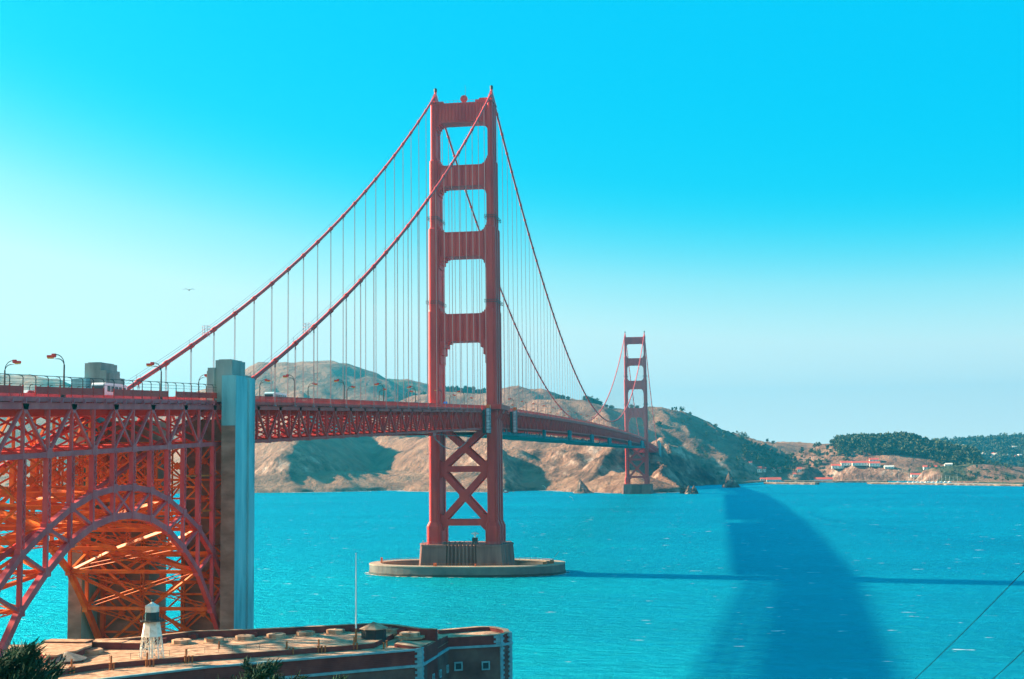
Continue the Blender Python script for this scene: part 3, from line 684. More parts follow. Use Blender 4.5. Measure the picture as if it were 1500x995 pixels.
# cross frames between the two sides
def cross_frame(y, z0, z1, tiers, bays, mat, w=.42):
    m_ = MB(); xs_ = [-HX + 2*HX*i/bays for i in range(bays + 1)]
    for x in xs_[1:-1]:
        for o_ in (-.3, .3): m_.bar((x + o_, y, z0), (x + o_, y, z1), .14, .7, (0, 1, 0))
        n = int((z1 - z0) / .9)
        for k in range(n): sg = 1 if k % 2 else -1; m_.bar((x - .28*sg, y - .3, z0 + k*(z1-z0)/n), (x + .28*sg, y - .3, z0 + (k+1)*(z1-z0)/n), .15, .06, (0, 1, 0))
    for t in range(tiers + 1):
        z = z0 + (z1 - z0) * t / tiers; m_.bar((-HX, y, z), (HX, y, z), w, w, (0, 1, 0))
        if t < tiers:
            zz = z0 + (z1 - z0) * (t + 1) / tiers
            for a, b in zip(xs_[:-1], xs_[1:]):
                m_.bar((a, y, z), (b, y, zz), w * .8, .3, (0, 1, 0)); m_.bar((a, y + .05, zz), (b, y + .05, z), w * .8, .3, (0, 1, 0))
                c = ((a + b)/2, (z + zz)/2); m_.prism_y([(c[0]-.8, c[1]), (c[0], c[1]-.8), (c[0]+.8, c[1]), (c[0], c[1]+.8)], y - .25, y + .27)
    return to_arch(m_.build('cross_frame', mat, arch))
cross_frame(-342.6, 9, 57.2, 6, 3, M['steel_sun_tint'])
for i in range(1, 13):
    zt = chord_z(AY[i]) - DEPTH; h_ = zt - TZ[i]
    cross_frame(AY[i], TZ[i], zt, 2 if h_ > 12 else 1, 3 if i < 3 or i > 10 else 2, M['steel_sun_tint'], .36)
cross_frame(-441.3, 9, 54, 6, 3, M['steel_sun_tint'])
# bracing between the ribs in the planes of their chords, and frames inside the rib
for i in range(13):
    m_ = MB(); w = .6
    for Zs, z_ in ((BZ, 0), (TZ, 0)):
        a, b = (AY[i], Zs[i]), (AY[i+1], Zs[i+1]); 
        m_.bar((-HX, a[0], a[1]), (HX, a[0], a[1]), .7, .6)
        mid = ((a[0] + b[0]) / 2, (a[1] + b[1]) / 2)
        if i % 2 == 0:
            m_.bar((-HX, *a), (0, *b), w, .45); m_.bar((HX, *a), (0, *b), w, .45)
        else:
            m_.bar((0, *a), (-HX, *b), w, .45); m_.bar((0, *a), (HX, *b), w, .45)
    # K frame in the vertical plane between ribs
    m_.bar((-HX, AY[i], TZ[i]), (0, AY[i], BZ[i]), .5, .4, (0, 1, 0)); m_.bar((HX, AY[i], TZ[i]), (0, AY[i], BZ[i]), .5, .4, (0, 1, 0))
    # laced diagonal struts, light, with their own cross lacing
    for sx_ in (-1, 1):
        p = Vector((sx_ * HX, AY[i], BZ[i] + .4)); q = Vector((-sx_ * HX, AY[i+1], BZ[i+1] + .4))
        if i in (0, 1, 2, 10, 11, 12) or sx_ > 0:
            for o_ in (-.35, .35): m_.bar(p + Vector((0, 0, o_)), q + Vector((0, 0, o_)), .12, .2)
            n = 22
            for k in range(n):
                a_ = p.lerp(q, k / n); b_ = p.lerp(q, (k + 1) / n); sg = .35 if k % 2 else -.35
                m_.bar(a_ + Vector((0, 0, sg)), b_ + Vector((0, 0, -sg)), .08, .08)
    to_arch(m_.build('rib_bracing', M['steel_sun_tint'], arch))
# longitudinal struts half way up the tall columns near the pylon
m_ = MB()
for s in (-1, 1):
    for z in (35.5, 43.0, 50.2):
        for i in (0, 1, 2):
            if z > TZ[i] + 2 and z > TZ[i+1] + 1: m_.bar((s*(HX - .2), AY[i], z), (s*(HX - .2), AY[i+1], z), .3, .3)
to_arch(m_.build('column_strut', M['steel_sun_tint'], arch))
ysa = [-441.5 + 7.6538 * i for i in range(14)]
deck_parts0 = set(bpy.data.objects)
deck(arch, ysa, 7.6538, M['steel'], M['steel_shade_tint'])
for s in (1, -1):
    m_ = MB()      # solid screen panels under a row of bent mesh posts
    x = s * 13.25
    yy = np.arange(-441, -343, 3.85)
    for k, y in enumerate(yy):
        z = chord_z(y) + 1.5
        m_.box(x - .09, x + .09, y - .09, y + .09, z - .9, z + 1.75)
        ye = y + 3.85
        if s > 0 and k % 7 == 4:      # open gate bay
            m_.build('railing', M['steel'], arch); m_ = MB(); continue
        m_.add([(x - .03, y, z + .45), (x + .03, y, z + .45), (x + .03, y, z + 1.6), (x - .03, y, z + 1.6)] + [(x - .03, ye, chord_z(ye) + 1.95), (x + .03, ye, chord_z(ye) + 1.95), (x + .03, ye, chord_z(ye) + 3.1), (x - .03, ye, chord_z(ye) + 3.1)],
               [(0, 1, 5, 4), (3, 7, 6, 2), (1, 2, 6, 5), (0, 4, 7, 3), (0, 3, 2, 1), (4, 5, 6, 7)])
    to_arch_ = m_.build('railing', M['steel'], arch)
    f_ = MB()
    for k, y in enumerate(np.arange(-441, -343, 3.85)):
        z = chord_z(y) + 3.1
        f_.bar((x, y, z), (x, y, z + 1.3), .11); f_.bar((x, y, z + 1.3), (x - s*.18, y, z + 1.6), .11); f_.bar((x - s*.18, y, z + 1.6), (x - s*.7, y, z + 1.72), .11)
    ys_ = list(np.linspace(-441, -343, 14))
    for dz, dx in ((4.75, -.18), (4.85, -.7), (4.2, 0), (3.65, 0)): strip(f_, x + s*dx - .025, x + s*dx + .025, ys_, dz, dz + .05)
    f_.build('mesh_fence', M['dark'], arch)
for o in bpy.data.objects:
    if o.parent == arch and o not in deck_parts0: o.location = arch_off
# conduit along the top chord brackets
m_ = MB()
for y in np.arange(-441, -343, 3.83):
    m_ = MB(); z = chord_z(y); m_.bar((13.7, y, z + .45), (13.3, y + .8, z + 1.2), .35, .4)
    to_arch(m_.build('sidewalk_bracket', M['steel_shade_tint'], arch))

# ------------------------------------------------------------------ concrete pylons
def pylon(loc, rz, label, top=0.0):
    p = empty('concrete_pylon', loc, rz); tag(p, label, 'pylon')
    for s in (-1, 1):
        def bx(m_, x0, x1, y0, y1, z0, z1): m_.box(*sorted((s*x0, s*x1)), y0, y1, z0, z1)
        m_ = MB(); t = top
        bx(m_, 3.6, 15.2, -4, 5, 0, 62)                 # inner shaft wall behind the truss
        for zz in range(6, 62, 4): bx(m_, 3.55, 15.15, -4.03, -3.99, zz, zz + .14)
        sh = m_.build('pylon_shaft', M['concrete'], p); sh['label'] = ('eastern' if s > 0 else 'western') + ' shaft of the pylon'
        m_ = MB()
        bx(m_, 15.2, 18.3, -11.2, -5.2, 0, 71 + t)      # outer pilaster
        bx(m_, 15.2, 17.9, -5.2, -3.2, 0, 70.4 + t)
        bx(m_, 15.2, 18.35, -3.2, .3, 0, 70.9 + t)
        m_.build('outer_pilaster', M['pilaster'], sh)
        m_ = MB(); bx(m_, 15.25, 18.25, -11.32, -11.21, 0, 60.5); bx(m_, 15.25, 18.25, -11.45, -11.33, 60.0, 60.5)
        for zz in range(5, 60, 4): bx(m_, 15.25, 18.25, -11.35, -11.33, zz, zz + .16)
        m_.build('south_tint_slab', M['concrete'], sh)  # added slab: plain brown south side, free of the painted teal shade
        m_ = MB()
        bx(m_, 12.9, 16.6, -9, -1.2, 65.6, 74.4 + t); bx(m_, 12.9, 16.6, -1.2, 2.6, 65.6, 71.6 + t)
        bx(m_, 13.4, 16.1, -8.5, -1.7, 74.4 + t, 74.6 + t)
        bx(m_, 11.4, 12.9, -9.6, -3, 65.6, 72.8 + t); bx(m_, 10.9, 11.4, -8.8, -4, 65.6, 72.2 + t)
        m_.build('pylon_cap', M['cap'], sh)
    return p
pylon((0, -337.6, 0), 0, 'weathered concrete pylon between the arch span and the suspended side span')
pylon((0, 1634, 0), math.pi, 'small far concrete pylon on the dark headland behind the far tower', 4)

# oval ring round the south pier
fd = empty('pier_fender', (0, 0, 0)); tag(fd, 'low oval concrete ring wall in the water around the near tower pier', 'fender')
m_ = MB(); n = 72
def ell(a, b, k): 
    t = 2 * math.pi * k / n; c, s_ = math.cos(t), math.sin(t); return (a * math.copysign(abs(c) ** .86, c), b * math.copysign(abs(s_) ** .86, s_))
O = [ell(45.8, 24.5, k) for k in range(n)]; I = [ell(40.5, 19.2, k) for k in range(n)]
vs = [(x*1.004, y*1.004, -4) for x, y in O] + [(x, y, 4.6) for x, y in O] + [(x, y, 4.6) for x, y in I] + [(x, y, -4) for x, y in I]
fs = []
for k in range(n):
    j = (k + 1) % n
    for L_ in range(3): fs.append((L_*n+k, L_*n+j, (L_+1)*n+j, (L_+1)*n+k))
m_.add(vs, fs); m_.build('ring_wall', M['ringwall'], fd)
O3 = [ell(45.95, 24.65, k) for k in range(n)]; I3 = [ell(40.3, 19.0, k) for k in range(n)]
m_ = MB(); vs = [(x, y, 4.15) for x, y in O3] + [(x, y, 4.66) for x, y in O3] + [(x, y, 4.66) for x, y in I3] + [(x, y, 4.15) for x, y in I3]
m_.add(vs, [(L_*n+k, L_*n+(k+1) % n, ((L_+1) % 4)*n+(k+1) % n, ((L_+1) % 4)*n+k) for k in range(n) for L_ in range(4)]); m_.build('coping', M['fender'], fd)  # paler concrete paints in the sunlit rim of the ring
m_ = MB()
O2 = [ell(46.15, 24.85, k) for k in range(n)]
vs = [(x, y, -.5) for x, y in O2] + [(x, y, .9 + .25 * math.sin(k * 1.7)) for k, (x, y) in enumerate(O2)] + [(x * .992, y * .99, 1.0) for x, y in O2]
m_.add(vs, [(L_*n+k, L_*n+(k+1) % n, (L_+1)*n+(k+1) % n, (L_+1)*n+k) for k in range(n) for L_ in range(2)])
m_.build('tide_stain', nmat('wet_weed', (.035, .035, .03), .5), fd)
m_ = MB()
for k in range(0, n):
    t0 = I[k]; t1 = I[(k+1) % n]
    m_.bar((*t0, 4.6), (*t0, 5.7), .12); m_.bar((*t0, 5.7), (*t1, 5.7), .08); m_.bar((*t0, 5.15), (*t1, 5.15), .06)
m_.build('railing', M['rust'], fd)
m_ = MB(); m_.box(-11.3, -9.9, -21.6, -20.6, 4.6, 6.0); m_.box(7.6, 8.3, -21.6, -20.9, 4.6, 5.7); m_.box(-40.8, -40.0, -2, -1, 4.6, 7.0); m_.build('orange_locker', M['hotorange'], fd)
m_ = MB(); m_.lathe([(.9, 0), (1.1, .9), (.9, 1.6)], (40.5, -5, 4.6), 10); m_.bar((40.5, -5, 6), (44, -6, 10.2), .12); m_.box(37, 38.6, -10, -8.6, 4.6, 5.6)
m_.build('winch', M['rust'], fd)
# things standing on the pier
h_ = empty('pier_hut', (5.4, -8, 13.6)); tag(h_, 'small instrument hut with a white cap standing on the near tower pier between the legs', 'hut')
m_ = MB(); m_.box(-1.2, 1.2, -1, 1, 0, 3.0); m_.build('wall', M['dark'], h_)
m_ = MB(); m_.lathe([(.5, 3.0), (.5, 4.6)], (0, 0, 0), 8); m_.lathe([(1.7, 4.6), (1.8, 5.0), (.2, 5.5)], (0, 0, 0), 10); m_.build('roof', M['white'], h_)
for k, x in enumerate((-8.2, -6.0, -3.4, -1.2, .8)):
    m_ = MB(); m_.box(-.8, .8, -.7, .7, 0, .95); m_.box(-.65, .65, -.55, .55, .95, 1.25); m_.lathe([(.2, 1.25), (.2, 1.6)], (0.2, 0, 0), 6)
    o = m_.build('equipment_box', M['dark']); o.location = (x, -11.2, 13.6)
    tag(o, ['dark equipment box on the pier beside the western leg', 'second dark equipment box from the western leg on the pier', 'middle one of the dark boxes on the pier', 'fourth dark equipment box on the pier from the western leg', 'dark equipment box on the pier nearest the small hut'][k], 'box', 'dark boxes on the near pier')

rs = random.Random(3); m_ = MB()
for i in range(150):
    a = rs.uniform(0, 6.283); x, y = 46.3*math.copysign(abs(math.cos(a))**.86, math.cos(a)), 25.0*math.copysign(abs(math.sin(a))**.86, math.sin(a)); w = rs.uniform(.4, 1.9); e = rs.uniform(0, 1.2)
    x *= 1 + e/46; y *= 1 + e/25; m_.add([(x + w*c_, y + w*.35*s_, .1) for c_, s_ in ((1, 0), (.5, .8), (-.5, 1), (-1, .1), (-.4, -.9), (.6, -.8))], [tuple(range(6))])
tag(m_.build('foam', nmat('ring_foam', (.62, .66, .64), .9), fix=False), 'white foam lapping the oval concrete ring', None, None, 'stuff')
# ------------------------------------------------------------------ street lamps
ORD = ['first', 'second', 'third', 'fourth', 'fifth', 'sixth', 'seventh', 'eighth', 'ninth', 'tenth', 'eleventh', 'twelfth', 'thirteenth', 'fourteenth', 'fifteenth', 'sixteenth', 'seventeenth', 'eighteenth', 'nineteenth', 'twentieth',
       'twenty-first', 'twenty-second', 'twenty-third', 'twenty-fourth', 'twenty-fifth', 'twenty-sixth', 'twenty-seventh', 'twenty-eighth']
def make_lamp():
    t = empty('street_lamp')
    m_ = MB(); m_.tube([(0, 0, 0), (0, 0, 5.6)], [.2, .14], 8); m_.box(-.28, .28, -.28, .28, 0, .9)
    for r_, zo in ((1.5, 5.6), (1.1, 5.35)):
        pts = [(r_ - r_ * math.cos(a), 0, zo + r_ * math.sin(a) * 1.15) for a in np.linspace(0, math.pi/2, 7)]
        m_.tube(pts + [(2.0, 0, pts[-1][2])], .075, 6)
    m_.build('pole', M['dark'], t)
    m_ = MB(); m_.box(1.7, 3.0, -.3, .3, 6.85, 7.25); m_.box(1.55, 2.2, -.22, .22, 6.95, 7.5); m_.build('lamp_head', M['steel'], t)
    m_ = MB(); m_.box(2.0, 2.95, -.24, .24, 6.66, 6.85); m_.build('lens', M['lampglass'], t)
    return t
LP = [(10.2, y, 'E') for y in (-407, -368, -331 + 1, -285.6, -239.8, -194, -148.2, -102.4, -56.6)] + [(10.2, 36 + 45.7 * k, 'E') for k in range(27)]
LP += [(-10.2, y, 'W') for y in (-390, -299, -254.5, -210, -165.7, -121.5, -77.5)] + [(-10.2, 12 + 45.7 * k, 'W') for k in range(28)]
lamp0 = make_lamp(); used = False
cnt = {}
for x, y, sd_ in LP:
    o = lamp0 if not used else copy_tree(lamp0); used = True
    o.location = (x, y, chord_z(y) + 1.45); o.rotation_euler = (0, 0, math.pi if sd_ == 'E' else 0)
    sec = 'arch' if y < -345 else 'side' if y < 0 else 'main'; cnt[(sd_, sec)] = cnt.get((sd_, sec), 0) + 1
    side = 'near eastern' if sd_ == 'E' else 'far western'
    where = {'arch': 'on the arch span, counted from the left', 'side': 'between the concrete pylon and the near tower', 'main': 'beyond the near tower'}[sec]
    tag(o, f"{ORD[cnt[(sd_, sec)] - 1]} street lamp of the {side} row {where}", 'street lamp', 'street lamps along the bridge roadway')

# ------------------------------------------------------------------ vehicles on the deck
def wheels(root, pts, r_):
    for x, y in pts:
        m_ = MB(); m_.tube([(x - .12, y, r_), (x + .12, y, r_)], r_, 12); m_.build('wheel', M['black'], root)
def bus(loc, rz, label, col, length=10, h=3.0):
    t = empty('bus', loc, rz); tag(t, label, 'bus', 'vehicles on the bridge deck')
    m_ = MB(); P = [(-length/2, .45), (length/2 - .3, .45), (length/2, 1.2), (length/2 - .15, h - .35), (length/2 - .6, h), (-length/2 + .4, h), (-length/2, h - .4)]
    n_ = len(P); m_.add([(-1.25, a, b) for a, b in P] + [(1.25, a, b) for a, b in P], [tuple(range(n_)), tuple(range(n_, 2*n_))[::-1]] + [(j, n_+j, n_+(j+1) % n_, (j+1) % n_) for j in range(n_)])
    m_.build('body', col, t)
    for s in (-1, 1):
        m_ = MB()
        for k in range(int(length / 1.6)): y = -length/2 + .6 + k * 1.55; m_.box(*sorted((s*1.251, s*1.27)), y, y + 1.3, 1.5, h - .55)
        m_.build('window', M['glass'], t)
    m_ = MB(); m_.box(-1.1, 1.1, length/2 - .08, length/2 + .01, 1.3, h - .6); m_.build('windscreen', M['glass'], t)
    wheels(t, [(s*1.15, y) for s in (-1, 1) for y in (-length*.3, length*.32)], .48)
    return t
def car(loc, rz, label, mat):
    t = empty('car', loc, rz); tag(t, label, 'car', 'vehicles on the bridge deck')
    P = [(-2.2, .3), (2.2, .3), (2.25, .7), (1.2, .95), (.6, 1.42), (-1.1, 1.45), (-1.8, 1.0), (-2.25, .9)]
    n_ = len(P); m_ = MB(); m_.add([(-.88, a, b) for a, b in P] + [(.88, a, b) for a, b in P], [tuple(range(n_)), tuple(range(n_, 2*n_))[::-1]] + [(j, n_+j, n_+(j+1) % n_, (j+1) % n_) for j in range(n_)])
    m_.build('body', mat, t)
    for s in (-1, 1):
        m_ = MB(); Q = [(-1.55, 1.0), (.95, 1.0), (.5, 1.36), (-1.05, 1.38)]
        m_.add([(s*.885, a, b) for a, b in Q] + [(s*.9, a, b) for a, b in Q], [(0, 1, 2, 3), (4, 5, 6, 7), (0, 1, 5, 4), (1, 2, 6, 5), (2, 3, 7, 6), (3, 0, 4, 7)]); m_.build('window', M['glass'], t)
    wheels(t, [(s*.8, y) for s in (-1, 1) for y in (-1.35, 1.4)], .33)
    return t
M['carsilver'] = nmat('silver_car_paint', (.55, .56, .58), .3); M['carred'] = nmat('red_car_paint', (.5, .04, .03), .3); M['cardark'] = nmat('dark_car_paint', (.04, .06, .09), .3); M['busteal'] = nmat('pale_teal_bus_paint', (.55, .75, .75), .35)
def on_deck(x, px): 
    y = onX(px, 570, x)[1]; return (x, y, chord_z(y) + 1.255)
bus(on_deck(7.4, 160), math.pi, 'white bus with a rounded roof beside the western pylon top, behind the red railing', M['white'], 9.5, 3.1)
bus(on_deck(2.2, 404), math.pi, 'pale teal and white bus just right of the concrete pylon', M['busteal'], 11, 3.2)
for k, (x, px, mt, lb) in enumerate([(7.4, 40, 'carsilver', 'silver car on the arch span near the left edge of the view'), (3.6, 98, 'carsilver', 'silver car on the arch span behind the tallest left lamp'), (7.4, 232, 'white', 'white car on the arch span beneath the falling western cable'),
        (3.6, 275, 'carred', 'red car on the arch span close to the pylon'), (7.4, 310, 'white', 'white car right beside the concrete pylon'), (3.6, 470, 'cardark', 'dark car on the side span past the teal bus'), (7.4, 530, 'white', 'white car halfway along the side span'), (3.6, 600, 'carsilver', 'silver car close to the near tower'), (7.4, 448, 'white', 'white car just right of the teal bus'), (3.6, 500, 'carred', 'red car in the inner lane left of the middle of the side span'), (7.4, 565, 'carsilver', 'silver car between the middle of the side span and the tower')]):
    car(on_deck(x, px), math.pi if k % 2 else 0, lb, M[mt])

# ------------------------------------------------------------------ people on the sidewalk
def make_person(mats):
    V = [(0, 0, .92), (0, 0, 1.15), (0, 0, 1.42), (0, 0, 1.52), (0, .02, 1.60), (0, .03, 1.70),
         (.10, 0, .90), (.11, .06, .50), (.12, -.02, .09), (.12, .14, .04), (-.10, 0, .90), (-.11, -.08, .50), (-.12, -.2, .10), (-.12, -.06, .04),
         (.19, 0, 1.40), (.25, .02, 1.12), (.24, .14, .90), (-.19, 0, 1.40), (-.25, -.02, 1.12), (-.24, .08, .90)]
    E_ = [(0, 1), (1, 2), (2, 3), (3, 4), (4, 5), (0, 6), (6, 7), (7, 8), (8, 9), (0, 10), (10, 11), (11, 12), (12, 13), (2, 14), (14, 15), (15, 16), (2, 17), (17, 18), (18, 19)]
    rr = [.14, .13, .15, .055, .10, .085, .095, .065, .045, .04, .095, .065, .045, .04, .06, .045, .04, .06, .045, .04]
    me = bpy.data.meshes.new('person'); me.from_pydata(V, E_, []); o = bpy.data.objects.new('person', me); COL.objects.link(o)
    bpy.context.view_layer.objects.active = o; o.modifiers.new('skin', 'SKIN'); 
    for i, d in enumerate(me.skin_vertices[0].data): d.radius = (rr[i], rr[i] * .85); d.use_root = i == 0
    sb = o.modifiers.new('sub', 'SUBSURF'); sb.levels = 1; sb.render_levels = 1
    dg = bpy.context.evaluated_depsgraph_get(); me2 = bpy.data.meshes.new_from_object(o.evaluated_get(dg)); bpy.data.objects.remove(o)
    base = me2
    out = []
    for skin, top, legs in mats:
        m2 = base.copy()
        for q in (skin, top, legs): m2.materials.append(q)
        for p in m2.polygons:
            z = p.center.z; p.material_index = 0 if (z > 1.5 or (z < .95 and abs(p.center.x) > .2)) else 1 if z > .93 else 2; p.use_smooth = True
        out.append(m2)
    return out
skin_m = nmat('skin', (.45, .26, .18), .6); hair_m = nmat('hair', (.03, .02, .015), .7)
cl = {k: nmat(k + '_cloth', v, .9) for k, v in dict(white=(.75, .73, .7), dark=(.04, .04, .06), red=(.5, .06, .04), blue=(.05, .15, .4), tan=(.4, .28, .16)).items()}
pm = make_person([(skin_m, cl['white'], cl['dark']), (skin_m, cl['red'], cl['dark']), (skin_m, cl['blue'], cl['tan']), (skin_m, cl['dark'], cl['blue'])])
for k, (px, i, lb) in enumerate([(436, 3, 'person in a dark top walking by the railing right of the teal bus'), (460, 0, 'person in a white top at the side span railing, left one of a pair'), (471, 1, 'person in a red top between the two white-topped walkers'), (484, 0, 'person in a white top at the railing, right one of a pair'),
        (526, 2, 'person in a blue top walking on the middle of the side span'), (616, 1, 'person in a red top walking just left of the near tower'), (624, 0, 'person in a white top walking right beside the near tower leg'), (105, 3, 'dark-clothed person behind the railing of the arch span'), (30, 1, 'person in a red top behind the railing near the left edge')]):
    o = bpy.data.objects.new('person', pm[i]); COL.objects.link(o); y = onX(px, 575, 11.9)[1]; o.location = (11.9, y, chord_z(y) + 1.452); o.rotation_euler = (0, 0, .1 * k if k % 2 else math.pi)
    tag(o, lb, 'person', 'people walking on the bridge')
    hm = MB(); hm.lathe([(.06, 1.72), (.10, 1.755), (.07, 1.80), (.02, 1.82)], (0, .02, 0), 8); hm.build('hair', hair_m, o)

# ------------------------------------------------------------------ work gear on the bridge
def scaffold(px, label, y):
    t = empty('scaffold_tower', (16.1, y, chord_z(y) - 9.6)); tag(t, label, 'scaffold tower', 'sheeted scaffold towers on the near truss')
    m_ = MB(); m_.box(-.55, .9, -1.5, 1.5, 0, 11.0); m_.build('sheeting', M['grid'], t)
    m_ = MB(); 
    for x in (-.6, .95):
        for yy in (-1.55, 0, 1.55): m_.bar((x, yy, -.3), (x, yy, 11.6), .14)
    for z in np.arange(0, 11.1, 1.55):
        for yy in (-1.55, 1.55): m_.bar((-.6, yy, z), (.95, yy, z), .12)
        m_.bar((.95, -1.55, z), (.95, 1.55, z), .12)
    m_.build('frame', M['dark'], t)
    m_ = MB(); m_.box(-.6, 1.0, -1.6, 1.6, 11.05, 12.6); m_.build('cap', M['hotorange'], t)
    return t
yl = onX(711.5, 610, 15)[1]; yr = onX(751, 615, 15)[1]
scaffold(0, 'pale scaffold tower with an orange cap, left of the near tower leg', yl)
scaffold(0, 'pale scaffold tower with an orange cap, right of the near tower leg', yr)
m_ = MB()
for y in (yl - 3, yr - 2.5): m_.box(14.2, 15.2, y - .8, y + .8, chord_z(y) - 9.8, chord_z(y) + .8)
m_.build('expansion_post', M['dark'], bridge)
def platform(y0, y1, label, bumps, dz=3.2):
    t = empty('work_platform', (0, (y0+y1)/2, chord_z((y0+y1)/2) - DEPTH)); tag(t, label, 'work platform', 'work platforms slung under the main span')
    L_ = (y1 - y0) / 2
    m_ = MB(); n = max(6, int((y1 - y0) / 9)); rr_ = random.Random(int(y0))
    for k in range(n):
        a = -L_ + 2*L_*k/n; b = a + 2*L_/n
        z0 = -dz - .25 * rr_.random(); m_.box(-14.6, 14.6, a, b - .15, z0, -dz + .9 + rr_.random() * .8)
    m_.build('platform_deck', M['teal_net'], t)
    m_ = MB()
    for k in range(n * 2):
        a = -L_ + 2*L_*(k + .5)/(2*n)
        for s in (-1, 1): m_.bar((s*14.4, a, -dz + .4), (s*14.0, a, -.2), .18); 
        if rr_.random() < .45: w = 1 + rr_.random() * 2.5; m_.box(14.2, 14.7, a, a + w, -dz + .8, -dz + 1.8 + rr_.random())
    m_.build('hanger', M['dark'], t)['kind'] = 'stuff'
    for f, w, h_ in bumps:
        m_ = MB(); yc = -L_ + 2*L_*f; m_.box(14.2, 15.6, yc - w/2, yc + w/2, -dz, h_); m_.box(14.1, 15.3, yc - w*.1, yc + w*.1, h_, h_ + .5); m_.build('sheeted_cabin', M['teal_net'], t)
yA = onX(738, 640, 14)[1]; yB = onX(868, 645, 14)[1]; yC = onX(872, 655, 14)[1]; yD = onX(944, 655, 14)[1]
platform(16, yB, 'long teal work platform slung under the main span right of the near tower', [(.33, 7, -.6), (.62, 14, 1.6), (.97, 22, 1.2)], 5.2)
platform(yC + 30, 1230, 'teal work platform slung under the far end of the main span by the far tower', [(.15, 30, -.4), (.55, 40, .2), (.9, 60, 2.5)], 6.5)
# inspection traveller under the side span by the near tower
t = empty('inspection_traveller', (0, -128, chord_z(-128) - DEPTH)); tag(t, 'small orange inspection traveller with a sagging net under the deck left of the near tower', 'traveller')
m_ = MB(); m_.box(13.2, 15.0, -13, -7.5, -2.0, -.8); m_.box(-14, 14, -12, -10.5, -1.7, -1.0); m_.build('cradle', M['steel'], t)
m_ = MB(); m_.bar((13.5, -7.5, -1.2), (13.5, 60, -1.2), .25, .3); m_.bar((14.2, 62, -1.2), (14.2, 66, -1.2), .6); 
for k in range(9): m_.bar((13.7, -7 + k*7.3, -1.2), (13.7, -7 + k*7.3, -.1), .15)
m_.build('rail', M['dark'], t)
m_ = MB()
for x in (14.2, 14.6): m_.tube([(x, -10 + 70*k/14, -1.4 - 5.2 * math.sin(math.pi * min(1, k/14)) ** .7) for k in range(15)], .09, 5)
for k in range(1, 14): m_.bar((14.4, -10 + 5*k, -1.4 - 5.2 * math.sin(math.pi * k/14) ** .7), (14.4, -10 + 5*k, -1.4), .05)
m_.build('net', M['rope'], t)
t = empty('sign', (-11.0, -9.3, 76.2)); tag(t, 'small blue sign with a yellow foot beside the near tower western leg', 'sign')
t.location = (-7.8, -9.0, chord_z(-9) + 1.3)
m_ = MB(); m_.bar((0, 0, 0), (0, 0, 1.6), .15); m_.build('post', M['dark'], t)
m_ = MB(); P = [(-.85, 1.9), (-.7, 1.5), (.7, 1.5), (.85, 1.9), (.85, 3.3), (.6, 3.75), (-.6, 3.75), (-.85, 3.3)]; m_.prism_y(P, -.15, .1); m_.build('sign_face', M['blue'], t)
m_ = MB(); m_.box(-.7, .7, -.17, .1, .9, 1.49); m_.build('yellow_plate', M['yellow'], t)

# ------------------------------------------------------------------ brick fort under the arch
ZN, ZF, ZP, ZB, ZC = 18.65, 19.6, 20.8, 17.8, 15.8
def Pz(px, z): p = onZ(px[0], px[1], z); return (float(p[0]), float(p[1]))
fort = empty('brick_fort', (30, -385, 0)); tag(fort, 'old dark red brick fort with granite quoins and roof terraces below the arch', 'fort')
fo = Vector((-30, 385, 0))
def to_fort(o): o.location = fo; return o
far = [Pz(p, ZP) for p in [(140, 937), (176, 936), (230, 931), (280, 925), (370, 922), (440, 918.8), (519, 914.6), (548, 913.4), (584, 915.8), (600, 918.2), (619, 921), (641, 921.5)]]
near = [Pz(p, ZN) for p in [(616.5, 951.5), (440, 966), (300, 978), (100, 1001), (-60, 1022)]]
A = near[0]; B, Cc, Dd, E1, E2, E3, E4 = [Pz(p, ZB) for p in [(656, 934.5), (732, 930.5), (748, 927), (744, 922), (722, 918), (700, 918), (641, 923)]]
leftpts = [(-58, -440), (-42, -396)]
def off(poly, d):
    """offset an open polyline sideways"""
    out = []
    for i, p in enumerate(poly):
        a = poly[max(i-1, 0)]; b = poly[min(i+1, len(poly)-1)]; tx, ty = b[0]-a[0], b[1]-a[1]; l = math.hypot(tx, ty) or 1
        out.append((p[0] - ty/l*d, p[1] + tx/l*d))
    return out
def wall_strip(m_, line, d0, d1, z0, z1):
    a = off(line, d0); b = off(line, d1); n = len(line)
    zz = z1 if isinstance(z1, (list, tuple)) else [z1] * n
    vs = [(x, y, z0) for x, y in a] + [(x, y, z) for (x, y), z in zip(a, zz)] + [(x, y, z) for (x, y), z in zip(b, zz)] + [(x, y, z0) for x, y in b]
    fs = [(L_*n+i, L_*n+i+1, ((L_+1) % 4)*n+i+1, ((L_+1) % 4)*n+i) for i in range(n-1) for L_ in range(4)] + [(0, n, 2*n, 3*n), (n-1, 4*n-1, 3*n-1, 2*n-1)]
    m_.add(vs, fs)
body = [(-36, -378)] + far + [A] + near[1:] + leftpts
def shrink(poly, k, c=None):
    cx_ = sum(p[0] for p in poly)/len(poly); cy_ = sum(p[1] for p in poly)/len(poly); return [(cx_+(x-cx_)*k, cy_+(y-cy_)*k) for x, y in poly]
M['brick_low'] = noisy('grey_brown_brick', [(.25, (.085, .045, .05)), (.5, (.13, .075, .075)), (.75, (.18, .12, .11))], .35, rough=.9, detail=9, bump=.04, bscale=3)
m_ = MB(); m_.prism(body, 2.5, ZN - .06); m_.mi = 1; m_.prism(shrink(body, .997), ZN - .06, ZN)
to_fort(m_.build('main_block', [M['brick'], M['roof']], fort))
bast = [A, B, Cc, Dd, E1, E2, E3, E4]
